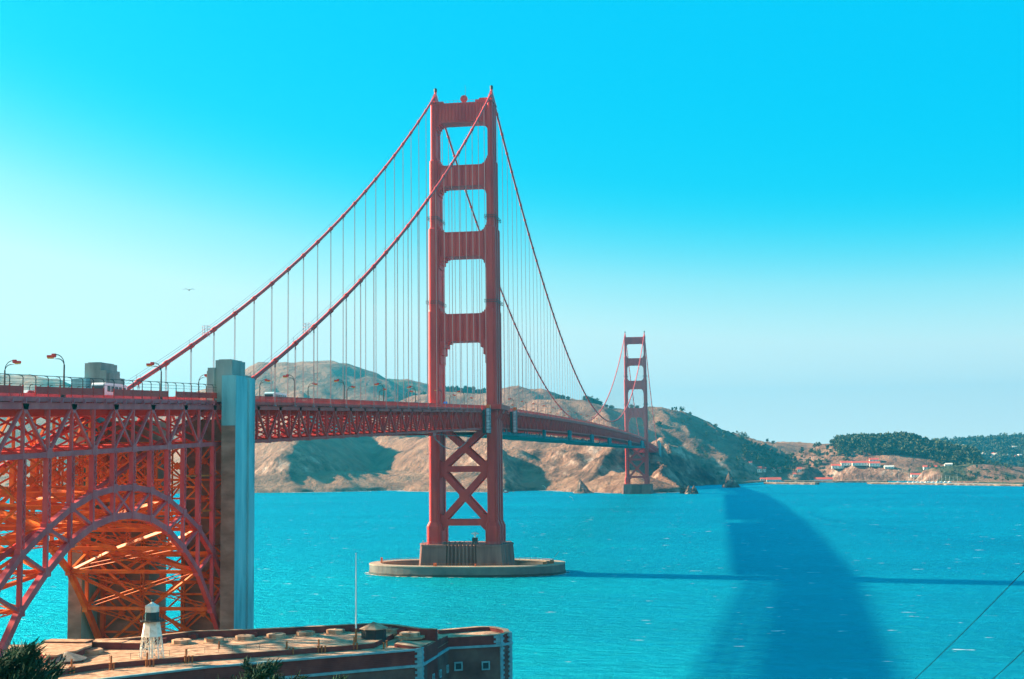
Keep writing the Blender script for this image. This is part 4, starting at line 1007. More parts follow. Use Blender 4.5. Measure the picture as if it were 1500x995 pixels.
m_ = MB(); m_.prism(bast, 2.4, 17.0); m_.mi = 1; m_.prism(shrink(bast, .99), 17.0, 17.06); to_fort(m_.build('corner_bastion', [M['brick'], M['roof']], fort))
# lower, greyer wall skin below the string course
ext = [near[4], near[3], near[2], near[1], near[0], B, Cc, Dd, E1]
m_ = MB(); wall_strip(m_, ext, -.12, -.02, 2.4, ZC - .2); to_fort(m_.build('lower_wall', M['brick_low'], fort))
m_ = MB(); wall_strip(m_, ext, -.42, -.03, ZC - .22, ZC + .22); to_fort(m_.build('string_course', M['granite'], fort))
m_ = MB(); wall_strip(m_, near[::-1], -.25, .35, ZN - .14, ZN + .16); to_fort(m_.build('coping', M['granite'], fort))
# far terrace with its inner parapet wall
mid = [Pz(p, ZF) for p in [(548, 942), (522, 944.5), (400, 953.5), (300, 960), (222, 966), (150, 972), (60, 985)]]
terr = [(-34, -380)] + far[:9] + mid + [(-40, -392)]
m_ = MB(); m_.prism(terr, ZN + .004, ZF - .05); m_.mi = 1; m_.prism(shrink(terr, .998), ZF - .05, ZF); to_fort(m_.build('upper_terrace', [M['brick'], M['roof']], fort))
m_ = MB()
pz = [ZP + .05 * math.sin(i * 2.1) for i in range(len(far))]
wall_strip(m_, far, -1.1, 0, ZN, pz); to_fort(m_.build('parapet', M['brick'], fort))
m_ = MB(); wall_strip(m_, far, -1.15, .05, ZP + .052, ZP + .12); to_fort(m_.build('parapet_coping', M['roof'], fort))
for i in range(2, len(far) - 2):                                     # buttress steps on the inner face
    m_ = MB(); x, y = far[i]; q = off(far, -1.9)[i]; m_.cbox((q[0], q[1], (ZF + ZP)/2 - .15), 1.6, 1.2, ZP - ZF - .3); to_fort(m_.build('embrasure_step', M['brick'], fort))
ringp = [B, Cc, Dd, E1, E2, E3, E4]
m_ = MB(); wall_strip(m_, ringp, .03, 1.2, 16.9, ZB); to_fort(m_.build('bastion_parapet', M['brick'], fort))
m_ = MB(); wall_strip(m_, ringp, .0, 1.25, ZB + .003, ZB + .08); to_fort(m_.build('bastion_coping', M['roof'], fort))
m_ = MB(); n = 7                                                        # stepped shoulder between the high roof and the bastion
for i in range(n):
    t = i / n; t2 = (i + 1) / n
    a = (A[0] + (B[0]-A[0])*t, A[1] + (B[1]-A[1])*t); b = (A[0] + (B[0]-A[0])*t2, A[1] + (B[1]-A[1])*t2); z = ZN + .2 - (ZN - ZB) * t
    m_.prism([a, b, (b[0] - 5.5, b[1] + 2.2), (a[0] - 5.5, a[1] + 2.2)], 16.9, lambda x, y, z=z, a=a: z + .055 * (a[0] - x) + .12)
to_fort(m_.build('stepped_shoulder', [M['brick']], fort))
m_ = MB()
for i in range(n):
    t = i / n; t2 = (i + .9) / n
    a = (A[0] + (B[0]-A[0])*t, A[1] + (B[1]-A[1])*t); b = (A[0] + (B[0]-A[0])*t2, A[1] + (B[1]-A[1])*t2); z = ZN + .2 - (ZN - ZB) * t
    m_.prism([(a[0]-.1, a[1]), (b[0]-.1, b[1]), (b[0] - 5.4, b[1] + 2.2), (a[0] - 5.4, a[1] + 2.2)], lambda x, y, z=z, a=a: z + .055 * (a[0] - x) + .124, lambda x, y, z=z, a=a: z + .055 * (a[0] - x) + .2)
to_fort(m_.build('shoulder_slabs', M['roof'], fort))
def quoin(P, Q, S, ztop):
    """corner blocks at P, legs towards Q and S"""
    m_ = MB(); z = 2.4; k = 0
    def leg_(T, w):
        d = math.hypot(T[0]-P[0], T[1]-P[1]); ux, uy = (T[0]-P[0])/d, (T[1]-P[1])/d; return ux, uy, w
    while z < ztop:
        w1, w2 = ((1.25, .8) if k % 2 else (.8, 1.25)); z1 = min(z + .48, ztop)
        for T, w in ((Q, w1), (S, w2)):
            ux, uy, w = leg_(T, w); nx_, ny_ = uy, -ux
            c = (P[0] + ux*w/2, P[1] + uy*w/2)
            # outward side is the one facing away from the fort's middle
            if (c[0] + nx_ - 45)**2 + (c[1] + ny_ + 365)**2 < (c[0] - nx_ - 45)**2 + (c[1] - ny_ + 365)**2: nx_, ny_ = -nx_, -ny_
            m_.prism([(P[0]-ux*.1+nx_*.3, P[1]-uy*.1+ny_*.3), (P[0]+ux*w+nx_*.3, P[1]+uy*w+ny_*.3), (P[0]+ux*w-nx_*.1, P[1]+uy*w-ny_*.1), (P[0]-ux*.1-nx_*.1, P[1]-uy*.1-ny_*.1)], z, z1 - .03)
        z = z1 + .0; k += 1
    to_fort(m_.build('quoin', M['granite'], fort))
quoin(A, near[1], B, ZN + .3); quoin(Cc, B, Dd, ZB + .1); quoin(Dd, Cc, E1, ZB + .1)
def wall_hit(px, P, Q):
    d = ray(*px); nx_, ny_ = Q[1]-P[1], -(Q[0]-P[0]); t = ((P[0]-CAM[0])*nx_ + (P[1]-CAM[1])*ny_) / (d[0]*nx_ + d[1]*ny_); return CAM + d*t
for px, P, Q, w in [((671, 976), B, Cc, 1.15), ((711, 975), B, Cc, 1.15), ((654, 980), A, B, .9), ((643.5, 987), A, B, .9), ((633, 993), A, B, .9)]:
    c = wall_hit(px, P, Q); d = math.hypot(Q[0]-P[0], Q[1]-P[1]); ux, uy = (Q[0]-P[0])/d, (Q[1]-P[1])/d; nx_, ny_ = uy, -ux
    fr = MB()
    def pr_(m_, u0, u1, z0, z1, o0, o1): m_.prism([(c[0]+ux*u0+nx_*o0, c[1]+uy*u0+ny_*o0), (c[0]+ux*u1+nx_*o0, c[1]+uy*u1+ny_*o0), (c[0]+ux*u1+nx_*o1, c[1]+uy*u1+ny_*o1), (c[0]+ux*u0+nx_*o1, c[1]+uy*u0+ny_*o1)], c[2]+z0, c[2]+z1)
    h = w / 2; e = .28
    pr_(fr, -h-e, h+e, h, h+e, .02, .35); pr_(fr, -h-e, h+e, -h-e, -h, .02, .35); pr_(fr, -h-e, -h, -h, h, .02, .35); pr_(fr, h, h+e, -h, h, .02, .35)
    f_ = to_fort(fr.build('window', M['granite'], fort)); g_ = MB(); pr_(g_, -h, h, -h, h, .1, .16); g_.build('opening', M['glass'], f_)
# gun platforms
for px, z, r_ in [((265.9, 943), ZF, 1.8), ((313.5, 940.5), ZF, 1.8), ((358.6, 937), ZF, 1.8), ((404.5, 934.4), ZF, 1.8), ((447.8, 931), ZF, 1.8), ((491.6, 928), ZF, 1.8), ((572, 926), ZF, 2.1), ((600, 932.5), ZF, 2.0), ((134, 957.5), ZF, 2.0)]:
    c = onZ(*px, z); m_ = MB(); m_.lathe([(r_*1.45, -.3), (r_*1.45, .12), (r_, .12), (r_, .75), (r_*.9, .8)], (c[0], c[1], z), 8, .3); m_.lathe([(.3, .8), (.25, .95)], (c[0], c[1], z), 8)
    to_fort(m_.build('gun_platform', M['roof'], fort))
# ventilation pipes on the near terrace
for (px, py), nn, tall in [((219, 977), 3, 1), ((276, 971.5), 3, 1), ((324.5, 959), 0, 1), ((424, 959.5), 3, 1), ((471, 956.5), 3, 1), ((523, 952.5), 2, 1), ((557, 943.5), 0, 1), ((567, 951), 1, 0), ((571.5, 948.5), 1, 0), ((166, 982), 2, 1), ((108, 987.5), 2, 1)]:
    c = onZ(px, py, ZN)
    if tall: m_ = MB(); m_.tube([(c[0]-.7, c[1]+.6, ZN), (c[0]-.7, c[1]+.6, ZN+2.3)], .17, 8); to_fort(m_.build('vent_pipe', M['rust'], fort))
    for k in range(nn):
        m_ = MB(); x = c[0] + (k - 1) * .62; m_.tube([(x, c[1] + k*.1, ZN), (x, c[1] + k*.1, ZN+1.15)], .15, 8); m_.lathe([(.22, 1.1), (.22, 1.25)], (x, c[1] + k*.1, ZN), 8); to_fort(m_.build('vent_pipe', M['rust'], fort))
# handrails along the sunny terrace
m_ = MB(); line = [Pz(p, ZF) for p in [(160, 968), (222, 963.5), (300, 957), (400, 950)]]
for a, b in zip(line[:-1], line[1:]):
    d = math.hypot(b[0]-a[0], b[1]-a[1]); n = max(1, int(d/2.4))
    for k in range(n): p = (a[0]+(b[0]-a[0])*k/n, a[1]+(b[1]-a[1])*k/n); m_.bar((*p, ZF), (*p, ZF+1.0), .05)
    for z in (.55, 1.0): m_.bar((*a, ZF+z), (*b, ZF+z), .04)
to_fort(m_.build('handrail', M['dark'], fort))
# rounded bastion at the left end
rb = [Pz(p, 21.0) for p in [(59, 952), (59, 946), (66, 941.5), (80, 938.5), (96, 937), (118, 937.5), (134, 940), (134, 945), (122, 948.5), (112, 953), (98, 955), (84, 959.5), (68, 960)]]
m_ = MB(); m_.prism(rb, 2.6, 20.7); m_.mi = 1; m_.prism(shrink(rb, 1.015), 20.7, 21.0); to_fort(m_.build('round_bastion', [M['brick'], M['roof']], fort))
for px, w, d_, z in [((100, 938), 8, 3.0, 21.3), ((160, 939), 6, 3, 20.9), ((190, 940), 5, 3, 20.8)]:
    c = onZ(*px, z); m_ = MB(); m_.box(c[0]-w/2, c[0]+w/2, c[1]-d_/2, c[1]+d_/2, 15, z - .1); m_.mi = 1; m_.box(c[0]-w/2-.1, c[0]+w/2+.1, c[1]-d_/2-.1, c[1]+d_/2+.1, z - .1, z); to_fort(m_.build('parapet_block', [M['brick'], M['roof']], fort))
# sea wall round the fort
sw = empty('sea_wall', (20, -345, 0)); tag(sw, 'low grey sea wall at the water edge behind the fort', 'wall')
m_ = MB(); m_.box(-140, 95, -.0, 1.4, -3, 3.9); o = m_.build('wall', M['fender'], sw); o.location = (-20, 12.5, 0)

# lighthouse on the roof
lc = onZ(222, 964, ZF); lh = empty('lighthouse', (lc[0], lc[1], ZF)); tag(lh, 'small white iron lighthouse with a black gallery band on the fort roof', 'lighthouse')
m_ = MB()
for k in range(8):
    a = k * math.pi/4 + .2; p = (2.1*math.cos(a), 2.1*math.sin(a), 0); q = (1.65*math.cos(a), 1.65*math.sin(a), 3.7); m_.tube([p, q], .1, 6)
    a2 = a + math.pi/4; p2 = (2.1*math.cos(a2), 2.1*math.sin(a2), 0); q2 = (1.65*math.cos(a2), 1.65*math.sin(a2), 3.7)
    pm_ = (Vector(p) + Vector(q)) / 2; pm2 = (Vector(p2) + Vector(q2)) / 2
    m_.tube([p, pm2], .045, 5); m_.tube([p2, pm_], .045, 5); m_.tube([pm_, pm2], .06, 5); m_.tube([pm_, q2], .045, 5); m_.tube([pm2, q], .045, 5)
m_.tube([(0, 0, 0), (0, 0, 3.7)], .28, 8)
M['oldwhite'] = noisy('weathered_white_iron', [(.3, (.55, .50, .40)), (.5, (.78, .76, .70)), (.75, (.85, .85, .82))], 1.5, rough=.6)
m_.build('iron_legs', M['oldwhite'], lh)
m_ = MB(); m_.lathe([(1.78, 3.7), (1.72, 3.9), (1.35, 6.2)], (0, 0, 0), 8, .2); m_.build('tower_body', M['oldwhite'], lh)
m_ = MB(); m_.lathe([(1.35, 6.2), (2.05, 6.25), (2.05, 6.4), (1.3, 6.42)], (0, 0, 0), 8, .2)
for k in range(16): a = k*math.pi/8; m_.bar((1.95*math.cos(a), 1.95*math.sin(a), 6.4), (1.95*math.cos(a), 1.95*math.sin(a), 7.25), .05)
m_.build('gallery', M['dark'], lh)
m_ = MB(); m_.lathe([(1.22, 6.42), (1.22, 7.8)], (0, 0, 0), 8, .2); m_.build('lantern_base', nmat('blue_black_paint', (.015, .045, .06), .5), lh)
m_ = MB(); m_.lathe([(1.2, 7.8), (1.2, 8.85), (.3, 9.35), (.12, 9.5)], (0, 0, 0), 8, .2); m_.build('lantern_roof', M['oldwhite'], lh)
m_ = MB(); m_.lathe([(.05, 9.45), (.22, 9.6), (.22, 9.8), (.05, 9.95)], (0, 0, 0), 8); m_.build('vent_ball', M['dark'], lh)
fc = onZ(521.5, 949, ZN); fp = empty('flagpole', (fc[0], fc[1], ZN)); tag(fp, 'tall bare white flagpole beside the octagonal hut on the fort roof', 'flagpole')
m_ = MB(); m_.tube([(0, 0, .0), (0, 0, 3.5)], .2, 8); m_.build('lower_mast', M['rust'], fp)
m_ = MB(); m_.tube([(0, 0, 3.5), (0, 0, 17.0)], [.16, .09], 8); m_.lathe([(.05, 17.0), (.18, 17.15), (.05, 17.3)], (0, 0, 0), 8); m_.build('pole', M['white'], fp)
kc = onZ(543.5, 944.5, ZN); hut = empty('octagonal_hut', (kc[0], kc[1] + 2.0, ZN)); tag(hut, 'dark octagonal hut with a pale pyramid roof on the fort roof beside the flagpole', 'hut')
m_ = MB(); m_.lathe([(2.35, 0), (2.35, 2.75)], (0, 0, 0), 8, .39); m_.build('wall', nmat('blue_grey_boards', (.02, .035, .045), .7), hut)
m_ = MB(); m_.lathe([(2.75, 2.7), (2.75, 2.85), (.08, 3.95)], (0, 0, 0), 8, .39); m_.build('roof', M['roof'], hut)
for an in (-1.57, -2.36): 
    m_ = MB(); u = Vector((math.cos(an), math.sin(an), 0)); v = Vector((-u.y, u.x, 0)); c = u * 2.19
    m_.bar(c - v*.5 + Vector((0, 0, 1.75)), c + v*.5 + Vector((0, 0, 1.75)), .5, .08, u); m_.build('window', M['glass'], hut)
rc = onZ(87, 981, ZN); rh = empty('round_hut', (rc[0], rc[1] + 2.6, ZN)); tag(rh, 'low round hut with a grey conical roof on the left end of the fort', 'hut')
m_ = MB(); m_.lathe([(2.8, 0), (2.8, 1.3)], (0, 0, 0), 10); m_.build('wall', M['brick'], rh)
m_ = MB(); m_.lathe([(3.3, 1.28), (3.3, 1.42), (.1, 2.6)], (0, 0, 0), 10); m_.build('roof', noisy('grey_shingle', [(.3, (.20, .19, .17)), (.7, (.34, .32, .29))], 2, rough=.9), rh)

# ------------------------------------------------------------------ trees
def leaf_faces(m_, pts, size, rs, flat=1.0, up=None):
    for p in pts:
        a = rs.random() * 6.283; b = (rs.random() - .5) * 2.2; s_ = size * (.6 + .8 * rs.random())
        u = Vector((math.cos(a), math.sin(a), .3 * (rs.random() - .5))); w = Vector((-math.sin(a) * math.sin(b), math.cos(a) * math.sin(b), math.cos(b) * flat + .2))
        w = w.normalized(); p = Vector(p)
        m_.add([p - u*s_*.5, p + u*s_*.5 + w*s_*.1, p + u*s_*.25 + w*s_*.8, p - u*s_*.3 + w*s_*.7], [(0, 1, 2, 3)])
def crown_pts(rs, n, r_, h_, z0, lobes=7):
    L_ = []
    for k in range(lobes):
        a = rs.random() * 6.283; q = r_ * .55 * rs.random() ** .5; L_.append((q*math.cos(a), q*math.sin(a), z0 + h_ * (.12 + .7 * rs.random()), r_ * (.35 + .3 * rs.random())))
    P = []
    for i in range(n):
        c = L_[rs.randrange(lobes)]; v = Vector((rs.gauss(0, 1), rs.gauss(0, 1), rs.gauss(0, .8))).normalized() * c[3] * (.55 + .5 * rs.random() ** .5)
        P.append((c[0] + v.x, c[1] + v.y, max(z0, c[2] + v.z)))
    return P
TV = []
for k, (r_, h_, lob) in enumerate([(5.5, 11, 10), (4.2, 13, 10), (7.5, 10, 12)]):
    rs = random.Random(20 + k); t = MB(); t.tube([(0, 0, -3), (.2, 0, h_*.3), (0, .2, h_*.75)], [.5, .35, .12], 6)
    for j in range(4): a = j*1.6; t.tube([(0, 0, h_*.3), (r_*.4*math.cos(a), r_*.4*math.sin(a), h_*.65)], [.2, .07], 5)
    c = MB(); leaf_faces(c, crown_pts(rs, 520, r_, h_, -1.5, lob), 2.0, rs)
    to = t.build('trunk', M['bark']); co = c.build('crown', M['leaf'], fix=False); TV.append((to, co))
def land_z(x, y): return float(land(np.array([x]), np.array([y]))[0][0])
def put_tree(loc, s_, k, label, group, rz=0.0):
    r_ = empty('tree', loc, rz); r_.scale = (s_, s_, s_); tag(r_, label, 'tree', group)
    for src in TV[k]: c = src.copy(); COL.objects.link(c); c.parent = r_
    return r_
# skyline trees seen behind the bridge
sky_trees = [(652, 2500, 1, 1.0), (657, 2500, 0, .9), (664, 2500, 0, 1.1), (669, 2500, 1, 1.1), (675, 2500, 0, .9), (682, 2500, 1, 1.2), (689, 2500, 1, 1.0), (694, 2500, 1, 1.1), (703, 2500, 2, .9), (708, 2500, 0, 1.0), (648, 2500, 2, 1.0), (660, 2505, 2, 1.0), (672, 2505, 2, 1.0), (679, 2505, 2, .9), (686, 2505, 2, 1.1), (699, 2505, 2, .9), (622, 2480, 0, 1.0), (617, 2480, 1, .8),
             (817, 2085, 2, .8), (824, 2080, 2, .9), (832, 2080, 0, .8), (858, 2060, 2, 1.0), (864, 2058, 2, 1.3), (871, 2056, 2, 1.3), (878, 2055, 2, 1.0), (888, 2052, 0, .8), (895, 2052, 2, .8), (925, 2050, 0, .9), (933, 2050, 2, .7), (1010, 2200, 0, .7), (1023, 2260, 0, .7), (985, 2080, 0, .5)]
for i, (px, Y_, k, s_) in enumerate(sky_trees):
    if px > 800: Y_ = 2205 if px < 900 else 2230 if px < 980 else 2262 if px < 990 else 2320 if px < 1015 else 2365
    x = onY(px, 590, Y_)[0]; z = land_z(x, Y_); s_ = s_ * (1.25 if px < 712 and px > 640 else 1)
    clump = 'between the legs of the near tower' if 640 < px < 712 else 'left of the near tower' if px < 640 else 'where the falling cable meets the deck' if px < 850 else 'on the crest left of the far tower' if px < 905 else 'behind the far tower' if px < 950 else 'on the slope right of the far tower'
    nth = sum(1 for q in sky_trees[:i] if (640 < q[0] < 712, q[0] < 640, q[0] < 850, q[0] < 905, q[0] < 950) == (640 < px < 712, px < 640, px < 850, px < 905, px < 950))
    put_tree((x, Y_, z - .5), s_, k, f"{ORD[nth]} tree from the left on the skyline {clump}", 'trees on the headland skyline', i * 1.3)
for px, Y_ in ((965, 2140),):
    x = onY(px, 617, Y_)[0]; put_tree((x, Y_, land_z(x, Y_) - 1), .9, 2, 'lone dark tree on the tan slope right of the far tower', None)
def forest(name, label, pxs, Y0, Y1, n, seed, s0=.8, s1=1.4, cond=None):
    rs = random.Random(seed); m_ = MB(); tri = 0
    base = [crown_pts(random.Random(90 + k), 46, [5, 6, 7][k], [10, 11, 9][k], 1.5, 6) for k in range(3)]
    X0, X1 = onY(pxs[0], 670, (Y0+Y1)/2)[0], onY(pxs[1], 670, (Y0+Y1)/2)[0]
    xs_ = np.array([rs.uniform(X0, X1) for _ in range(n)]); ys_ = np.array([rs.uniform(Y0, Y1) for _ in range(n)]); zs_, dcs = land(xs_, ys_)
    for x, y, z, d in zip(xs_, ys_, zs_, dcs):
        if d < 18 or (cond and not cond(x, y, z)): continue
        s_ = rs.uniform(s0, s1); b = base[rs.randrange(3)]; a = rs.random() * 6.28; ca, sa = math.cos(a), math.sin(a)
        leaf_faces(m_, [(x + s_*(p[0]*ca - p[1]*sa), y + s_*(p[0]*sa + p[1]*ca), z + s_*p[2]) for p in b], 3.0 * s_, rs)
    return tag(m_.build(name, M['leaf'], fix=False), label, None, None, 'stuff')
rd_ = RIDGES[8][0]
def on_knoll(x, y, z):
    d = min(float(seg_dist(np.array([x]), np.array([y]), a, b)[0][0]) for a, b in zip(rd_[:-1], rd_[1:])); return d < 120
forest('woods', 'dense dark wood covering the rounded knoll right of the red-roofed barracks', (1225, 1425), 2060, 2420, 2600, 1, .65, 1.25, on_knoll)
forest('woods', 'scattered dark woodland on the slopes behind the white houses of the cove', (1085, 1240), 2110, 2260, 130, 2, .6, 1.1)
forest('woods', 'scrubby trees on the shaded slope right of the far tower', (985, 1150), 1900, 2400, 75, 3, .5, 1.0)
forest('woods', 'wooded hillside far behind at the right edge', (1350, 1600), 3700, 4300, 1300, 4, 1.0, 1.9)
forest('woods', 'scattered shrubs on the low brown bluff at the right edge', (1340, 1560), 1760, 2050, 170, 5, .35, .8)
for to, co in TV: bpy.data.objects.remove(to); bpy.data.objects.remove(co)

# cypress tops at the foot of the view
def cypress(px, py, D, wid, label, seed, nb=46, lean=.5):
    rs = random.Random(seed); top = CAM + ray(px, py) * D; gz = float(near_h(np.array([top[0]]), np.array([top[1]]))[0])
    H = top[2] - gz; r_ = empty('cypress_tree', (top[0], top[1], gz)); tag(r_, label, 'tree', 'cypress trees along the foot of the view')
    t = MB(); t.tube([(-lean, 0, -.5), (-lean*.4, .1, H*.4), (0, 0, H*.85)], [.38, .26, .07], 8)
    c = MB(); scale = wid
    for b in range(nb):
        f = .30 + .70 * (b / nb); z0 = H * f * .93; a = rs.random() * 6.283; ln = scale * (1.18 - f) * (.75 + .5 * rs.random()) + .5
        d = Vector((math.cos(a), math.sin(a), 0)); side = Vector((.22, 0, 0)); p = Vector((0, 0, z0)); pts = [p]
        for k in range(7):
            e = k / 6; step = (d + side * e + Vector((0, 0, .15 + .95 * e * e))).normalized() * ln / 7; pts.append(pts[-1] + step)
        t.tube(pts, [.07 * (1 - k/8.5) + .012 for k in range(8)], 5, False)
        for k in range(1, 8):
            q = pts[k]; dd = (pts[k] - pts[k-1]).normalized(); m__ = 22 + int(ln * 6)
            for j in range(m__):
                o = Vector((rs.gauss(0, 1), rs.gauss(0, 1), rs.gauss(.3, .7))); v = (dd * 1.2 + o * .75).normalized()
                p0 = q + Vector((rs.gauss(0, .12), rs.gauss(0, .12), rs.gauss(0, .1))) * (1 + ln*.25); l_ = .24 + .34 * rs.random(); w = v.cross(Vector((rs.random(), rs.random(), rs.random()))).normalized() * (.016 + .018 * rs.random())
                c.add([p0 - w, p0 + w, p0 + v*l_*.6 + w*1.3, p0 + v*l_, p0 + v*l_*.6 - w*1.3], [(0, 1, 2, 3, 4)])
    t.build('trunk', M['bark'], r_); c.build('crown', M['cypress'], r_, fix=False)
cypress(6, 937, 62, 5.2, 'big dark cypress filling the bottom left corner', 1, 95)
cypress(50, 934, 66, 3.4, 'wispy cypress with feathery tips just right of the corner one', 2, 56, .6)
cypress(377, 957, 78, 3.0, 'dense dark cypress in front of the fort wall, the largest of the lone tops', 3, 80)
cypress(415, 970, 80, 2.2, 'low cypress top just right of the largest lone one', 8, 44)
cypress(481, 977, 82, 2.0, 'small cypress top in front of the fort string course', 4, 44)
cypress(226, 981, 76, 1.3, 'small sparse cypress tip below the lighthouse', 5, 20)
cypress(298, 978, 76, 1.3, 'small cypress tip between the lighthouse and the largest lone cypress', 6, 24)
cypress(95, 972, 72, 1.5, 'short cypress tip in front of the round hut', 7, 24)

# ------------------------------------------------------------------ rocks off the headland
def rock(px, py, w, h_, label, seed, sharp=1.0, topx=0):
    c = onZ(px, py, 0); rs = random.Random(seed); o = MB(); n = 14; vs = []; lv = 7
    for i in range(lv):
        f = i / (lv - 1); r_ = w/2 * (1 - f ** sharp) * 1.0 + .3
        for k in range(n): a = 2*math.pi*k/n; rr_ = r_ * (.75 + .5 * rs.random()); vs.append((rr_*math.cos(a) + topx*f, rr_*math.sin(a), -1 + (h_+1) * f * (.92 + .16*rs.random())))
    fs = [(i*n+k, i*n+(k+1) % n, (i+1)*n+(k+1) % n, (i+1)*n+k) for i in range(lv-1) for k in range(n)] + [tuple((lv-1)*n+k for k in range(n))]
    o.add(vs, fs); ob = o.build('rock', M['rock']); ob.location = (c[0], c[1], 0); tag(ob, label, 'rock', 'rocks standing in the water off the headland')
rock(1072, 714, 32, 26, 'tall pointed dark sea rock standing alone between the headland and the cove', 1, .9, -4)
rock(1002.5, 723, 11, 13, 'ochre and brown rock at the foot of the headland, left one of a tight cluster', 2, 2.2)
rock(1009, 723.5, 10, 11, 'middle blue-grey rock of the cluster at the foot of the headland', 3, 2.0)
rock(1016.5, 723.5, 11, 11, 'dark rounded rock at the right end of the headland cluster', 4, 2.0)
rock(960, 721.5, 9, 6, 'low pinkish rock at the waterline just right of the far tower pier', 5, 1.5)
rock(855, 722.5, 30, 20, 'pale-topped dark crag at the waterline left of the far tower', 6, .8, -6)

# ------------------------------------------------------------------ the cove: piers, barracks, boats
def pier_line(name, label, px0, px1, y_, z, w):
    a = onZ(*px0, 0); b = onZ(*px1, 0); t = empty(name, (a[0], a[1], 0)); tag(t, label, name.replace('_', ' '))
    m_ = MB(); q = (b[0]-a[0], b[1]-a[1]); m_.bar((0, 0, z*.35), (*q, z*.35), z*.7+2, w, (0, 0, 1)) if False else None
    l = math.hypot(*q); ux, uy = q[0]/l, q[1]/l; nx_, ny_ = -uy*w/2, ux*w/2
    m_.prism([(nx_, ny_), (q[0]+nx_, q[1]+ny_), (q[0]-nx_, q[1]-ny_), (-nx_, -ny_)], -2, z - .7); m_.build('rubble_base', M['rock'], t)
    m_ = MB(); m_.prism([(nx_*.9, ny_*.9), (q[0]+nx_*.9, q[1]+ny_*.9), (q[0]-nx_*.9, q[1]-ny_*.9), (-nx_*.9, -ny_*.9)], z - .7, z); m_.build('deck', M['fender'], t)
pier_line('breakwater', 'long low breakwater in front of the marina at the right', (1272, 709), (1500, 712.5), 0, 3.2, 7)
pier_line('wharf', 'pale wharf reaching right from the cove shore', (1122, 709), (1197, 710), 0, 3.4, 12)
pier_line('jetty', 'short jetty at the foot of the dark headland', (1013, 711.5), (1042, 710), 0, 3.0, 8)
pier_line('quay', 'long pale quay below the red-roofed barracks', (1150, 707), (1300, 707), 0, 3.6, 9)
def house(px, py, w, d_, h_, label, roof='redroof', wall='housewall', grp='white houses with red roofs around the cove', Yfix=None, rz=0.0, win=True):
    if Yfix: c = onY(px, py, Yfix); z = land_z(c[0], Yfix)
    else:
        c = hit_land(px, py)
        if c is None: c = onY(px, py, 2100)
        z = c[2]
    t = empty('house', (c[0], c[1], z - .5), rz); tag(t, label, 'house', grp)
    m_ = MB(); m_.box(-w/2, w/2, -d_/2, d_/2, 0, h_*.62); m_.build('wall', M[wall], t)
    m_ = MB(); P = [(-d_/2 - .5, h_*.62), (d_/2 + .5, h_*.62), (0, h_)]; m_.add([(-w/2 - .5, a, b) for a, b in P] + [(w/2 + .5, a, b) for a, b in P], [(0, 1, 2), (5, 4, 3), (0, 3, 4, 1), (1, 4, 5, 2), (2, 5, 3, 0)])
    m_.build('roof', M[roof], t)
    if win:
        for k in range(max(2, int(w / 5))):
            m_ = MB(); x = -w/2 + w*(k + .5)/max(2, int(w/5)); m_.box(x - .6, x + .6, -d_/2 - .06, -d_/2 - .01, h_*.2, h_*.45); m_.build('window', M['glass'], t)
for args in [(1112.4, 692, 9, 10, 12, 'white gabled house farthest left in the cove village'), (1119.5, 691.5, 7, 9, 10, 'small white house with a bright red roof right of the leftmost gable'), (1132, 690, 6, 8, 9, 'small house with a red roof high in the middle of the cove village'),
             (1136.7, 692.5, 9, 10, 12, 'tall white gabled house in the middle of the cove village'), (1143, 692, 7, 9, 11, 'white house with a red gable right of the tall middle one'), (1171, 691.5, 8, 9, 10, 'red-roofed white house standing under the dark trees'), (1164, 697.5, 6, 8, 7, 'tiny white shed on the shore between two groups of houses'),
             (1099.5, 681, 6, 8, 8, 'little white house alone on the scrub slope above the cove')]:
    house(*args)
house(1133, 701, 28, 14, 12, 'long pale boathouse with a pink-red roof on the wharf', 'redroof', 'tealwall', Yfix=2015, rz=.1)
house(1117, 705, 9, 10, 6, 'small white boathouse left of the long pale one', 'redroof', 'housewall', Yfix=2020)
house(1206, 702, 38, 14, 11, 'large red-roofed boathouse on the quay', 'redroof', 'tealwall', Yfix=2100)
house(1228, 703, 24, 12, 9, 'red-roofed white barrack right of the large boathouse', Yfix=2105)
house(1241, 703, 22, 12, 9, 'second red-roofed white barrack right of the large boathouse', Yfix=2100)
house(1262, 703, 34, 13, 9, 'long red-roofed white barrack in front of the wooded knoll', Yfix=2085)
house(1282, 703, 20, 13, 10, 'end barrack of the quay row, lower left of the knoll', Yfix=2075)
house(1281, 697, 18, 12, 9, 'red-roofed house behind the end barrack', Yfix=2100)
house(1303, 704, 18, 10, 6, 'low white sheds at the foot of the wooded knoll', 'housewall', 'housewall', Yfix=2060)
house(1345, 704, 26, 11, 8, 'long white marina building with a red roof, left half', Yfix=1990)
house(1363, 704, 24, 11, 8, 'long white marina building with a red roof, right half', Yfix=1985)
house(1390, 706, 14, 9, 6, 'white shed at the right end of the marina', 'housewall', 'housewall', Yfix=1960)
rs = random.Random(5); k = 0
